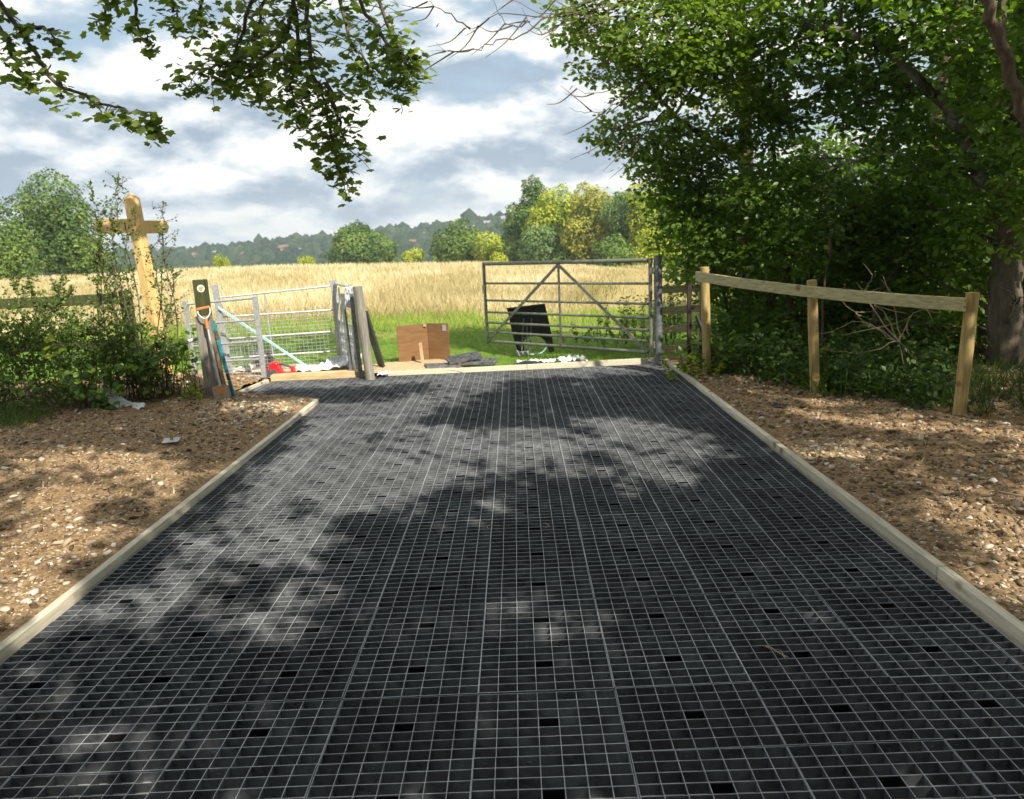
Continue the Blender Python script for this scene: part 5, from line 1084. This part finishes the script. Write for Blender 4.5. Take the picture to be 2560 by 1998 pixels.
FAR['fill'] = [(2.5, 156, 1.5, 4.5), (8.5, 150, 3.5, 5.5), (14, 143, 3.5, 5.5), (19.5, 134, 3.5, 5.5), (23.5, 124, 3.5, 4.5), (-3, 172, -.5, 3.4)]
fl.append(('fill', m_fgreen, 'dense mid green trees filling the back of the grove', .36, 100))
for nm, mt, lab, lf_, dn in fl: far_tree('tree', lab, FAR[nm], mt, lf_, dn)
for i, (l, lab) in enumerate(zip(FAR['bush'], ('lone round bright bush on the field horizon right of the fingerpost', 'small bush on the field horizon, left one of a pair', 'small bush on the field horizon, right one of a pair', 'low bush on the horizon left of the steel gate', 'dark bushes on the horizon behind the top bar of the steel gate'))):
    far_tree('bush', lab, [l, (l[0]+l[3]*.9, l[1]+.4, l[2]-l[3]*.4, l[3]*.8)], m_fyel if i < 4 else m_fgreen, .16, 420, 'bushes on the field horizon', 'bush', False)
# a line of low hedge trees joining them
hl = []
for x, y, z, r in ((-48, 230, -3.5, 4), (-38, 230, -5, 4), (-20, 205, -3.2, 3), (-14, 195, -2.5, 3.2), (-8, 185, -3, 3.4), (-2, 165, -3, 3.2), (1, 150, -2.2, 3), (9, 132, -3, 3), (22, 112, -1.2, 3.2), (24, 104, -2.0, 3.0), (27, 98, 1, 3.5), (25, 110, 4, 3.5)):
    hl.append((x, y, z, r))
far_tree('hedgerow', 'low green hedgerow running along the far side of the field', hl, m_fgreen, .4, 90, None, 'hedge', False)

# woodland on the far hill
n = 9500; y = rng.uniform(520, 930, n); x = rng.uniform(-.78, .30, n)*y; z = hill_z(x, y)
V, F = [], []; off = 0; T_ = []
for var in range(6):
    k = np.arange(n) % 6 == var; m_ = k.sum()
    base, bf_ = I2 if var < 2 else I1; bv = base*(1+.10*rng.normal(size=(len(base), 1))); r = rng.gamma(5, .45, m_)+1.2
    sc = np.stack([r, r, r*rng.uniform(.8, 1.5, m_)], 1); rz = rng.random(m_)*6.28
    v, f = scatter(bv, bf_, np.stack([x[k], y[k], z[k]+r*.6], 1), frames(np.tile([0., 0, 1], (m_, 1)), np.stack([np.cos(rz), np.sin(rz), 0*rz], 1)), sc)
    V.append(v); F.append(f+off); off += len(v); T_.append(np.repeat(rng.beta(1.6, 2.2, m_), len(bf_)))
o = trimesh('woodland', np.concatenate(V), np.concatenate(F), m_wood, tint=np.concatenate(T_), kind='stuff'); o['label'] = 'dark wooded hillside far behind the field'; o['category'] = 'woodland'
# houses on the hill
m_brick = noisy('house_render', [(.3, (.34, .28, .24)), (.7, (.46, .40, .35))], .3, rgh=.9, bs=0); m_pale = noisy('pale_house_render', [(.3, (.40, .38, .35)), (.7, (.50, .48, .45))], .3, rgh=.9, bs=0)
m_roof = noisy('clay_tile_roof', [(.3, (.16, .085, .060)), (.7, (.25, .14, .10))], .5, rgh=.9, bs=0); m_slate = noisy('grey_roof', [(.3, (.20, .20, .21)), (.7, (.30, .30, .32))], .5, rgh=.9, bs=0); m_glass = noisy('window_glass', [(.3, (.03, .04, .05)), (.7, (.05, .06, .07))], 1, rgh=.1, bs=0)
hs = [(-282.9, 1.2, 'reddish brown house lowest on the hill, right of the fingerpost', 1, 0), (-241, 5.6, 'brown roofed house in the wood left of the conical tree', 1, 1), (-312, 4.0, 'small brown house at the far left of the wooded hill', 0, 1), (-337.9, 2.0, 'brown roofed house on the hill nearest the fingerpost', 1, 0),
      (-222, 2.5, 'brick house low on the hill just left of the conical tree', 0, 1), (-97, 12.6, 'pale house high on the hill above the middle of the field', 0, 0), (-70, 10.2, 'pale grey roofed house on the hill left of the middle tree group', 0, 0), (-78, 5.0, 'pinkish house low on the hill behind the middle tree group', 1, 1),
      (-45, 17, 'pale house near the hill crest', 0, 0), (-27, 21, 'white house on the hill crest left of the grove', 0, 0), (-108, 4, 'brown house low between conical tree and middle group', 1, 1), (-8, 24, 'pale house on the crest touching the grove', 0, 0), (-150, 9, 'grey roofed house on the hill right of the conical tree', 0, 1)]
for i, (x, z, lab, rf, wl) in enumerate(hs):
    y = 800.; k = rng.uniform(.62, .85); a = rng.uniform(-.5, .5); s = 1.0
    # bring it forward to where the slope has this height, keeping its bearing
    for yy in np.arange(530, 900, 4):
        if hill_z(np.array([x*yy/800]), np.array([yy]))[0] >= (z-CAMH)*yy/800+CAMH-4.5: y = float(yy); break
    x = x*y/800; z0 = float(hill_z(np.array([x]), np.array([y]))[0]); y -= 10; z0 += .6
    tt = thing('house', lab, 'house', (x, y, z0), 'houses on the far wooded hill')
    w_, d_, h_ = 11*k, 8*k, 6.0*k; rt_ = Matrix.Rotation(a, 3, 'Z'); q = lambda p: Vector((x, y, z0))+rt_ @ Vector(p)
    wa = MB().add([q(p) for p in ((-w_/2,-d_/2,-3),(w_/2,-d_/2,-3),(w_/2,d_/2,-3),(-w_/2,d_/2,-3),(-w_/2,-d_/2,h_),(w_/2,-d_/2,h_),(w_/2,d_/2,h_),(-w_/2,d_/2,h_))], [(0,1,5,4),(1,2,6,5),(2,3,7,6),(3,0,4,7)]).build('wall', m_brick if wl else m_pale, tt)
    MB().add([q(p) for p in ((-w_/2-.5,-d_/2-.6,h_-.2),(w_/2+.5,-d_/2-.6,h_-.2),(w_/2+.5,d_/2+.6,h_-.2),(-w_/2-.5,d_/2+.6,h_-.2),(-w_/2-.5,0,h_+3.4*k),(w_/2+.5,0,h_+3.4*k))], [(0,1,5,4),(2,3,4,5),(0,4,3),(1,2,5),(0,3,2,1)]).build('roof', m_roof if rf else m_slate, tt)
    for wx in (-.28, .28):
        for wz in (.5, 3.6): MB().add([q((w_*wx+sx*.8, -d_/2-.05, wz+sz)) for sx, sz in ((-1, 0), (1, 0), (1, 1.4), (-1, 1.4))]+[q((w_*wx+sx*.8, -d_/2+.1, wz+sz)) for sx, sz in ((-1, 0), (1, 0), (1, 1.4), (-1, 1.4))], [(0,1,2,3),(4,7,6,5),(0,4,5,1),(1,5,6,2),(2,6,7,3),(3,7,4,0)]).build('window', m_glass, wa)

# ---------------------------------------------------------------- air
hm = bpy.data.materials.new('haze'); hm.use_nodes = True; ht = hm.node_tree; ht.nodes.clear()
ho = ht.nodes.new('ShaderNodeOutputMaterial'); hv = ht.nodes.new('ShaderNodeVolumePrincipled')
hv.inputs['Color'].default_value = (.80, .88, .97, 1); hv.inputs['Density'].default_value = .00034; hv.inputs['Anisotropy'].default_value = .2
ht.links.new(hv.outputs[0], ho.inputs['Volume'])
MB().box((0, 540, 15), (2600, 1160, 90)).build('haze', hm, kind='stuff')
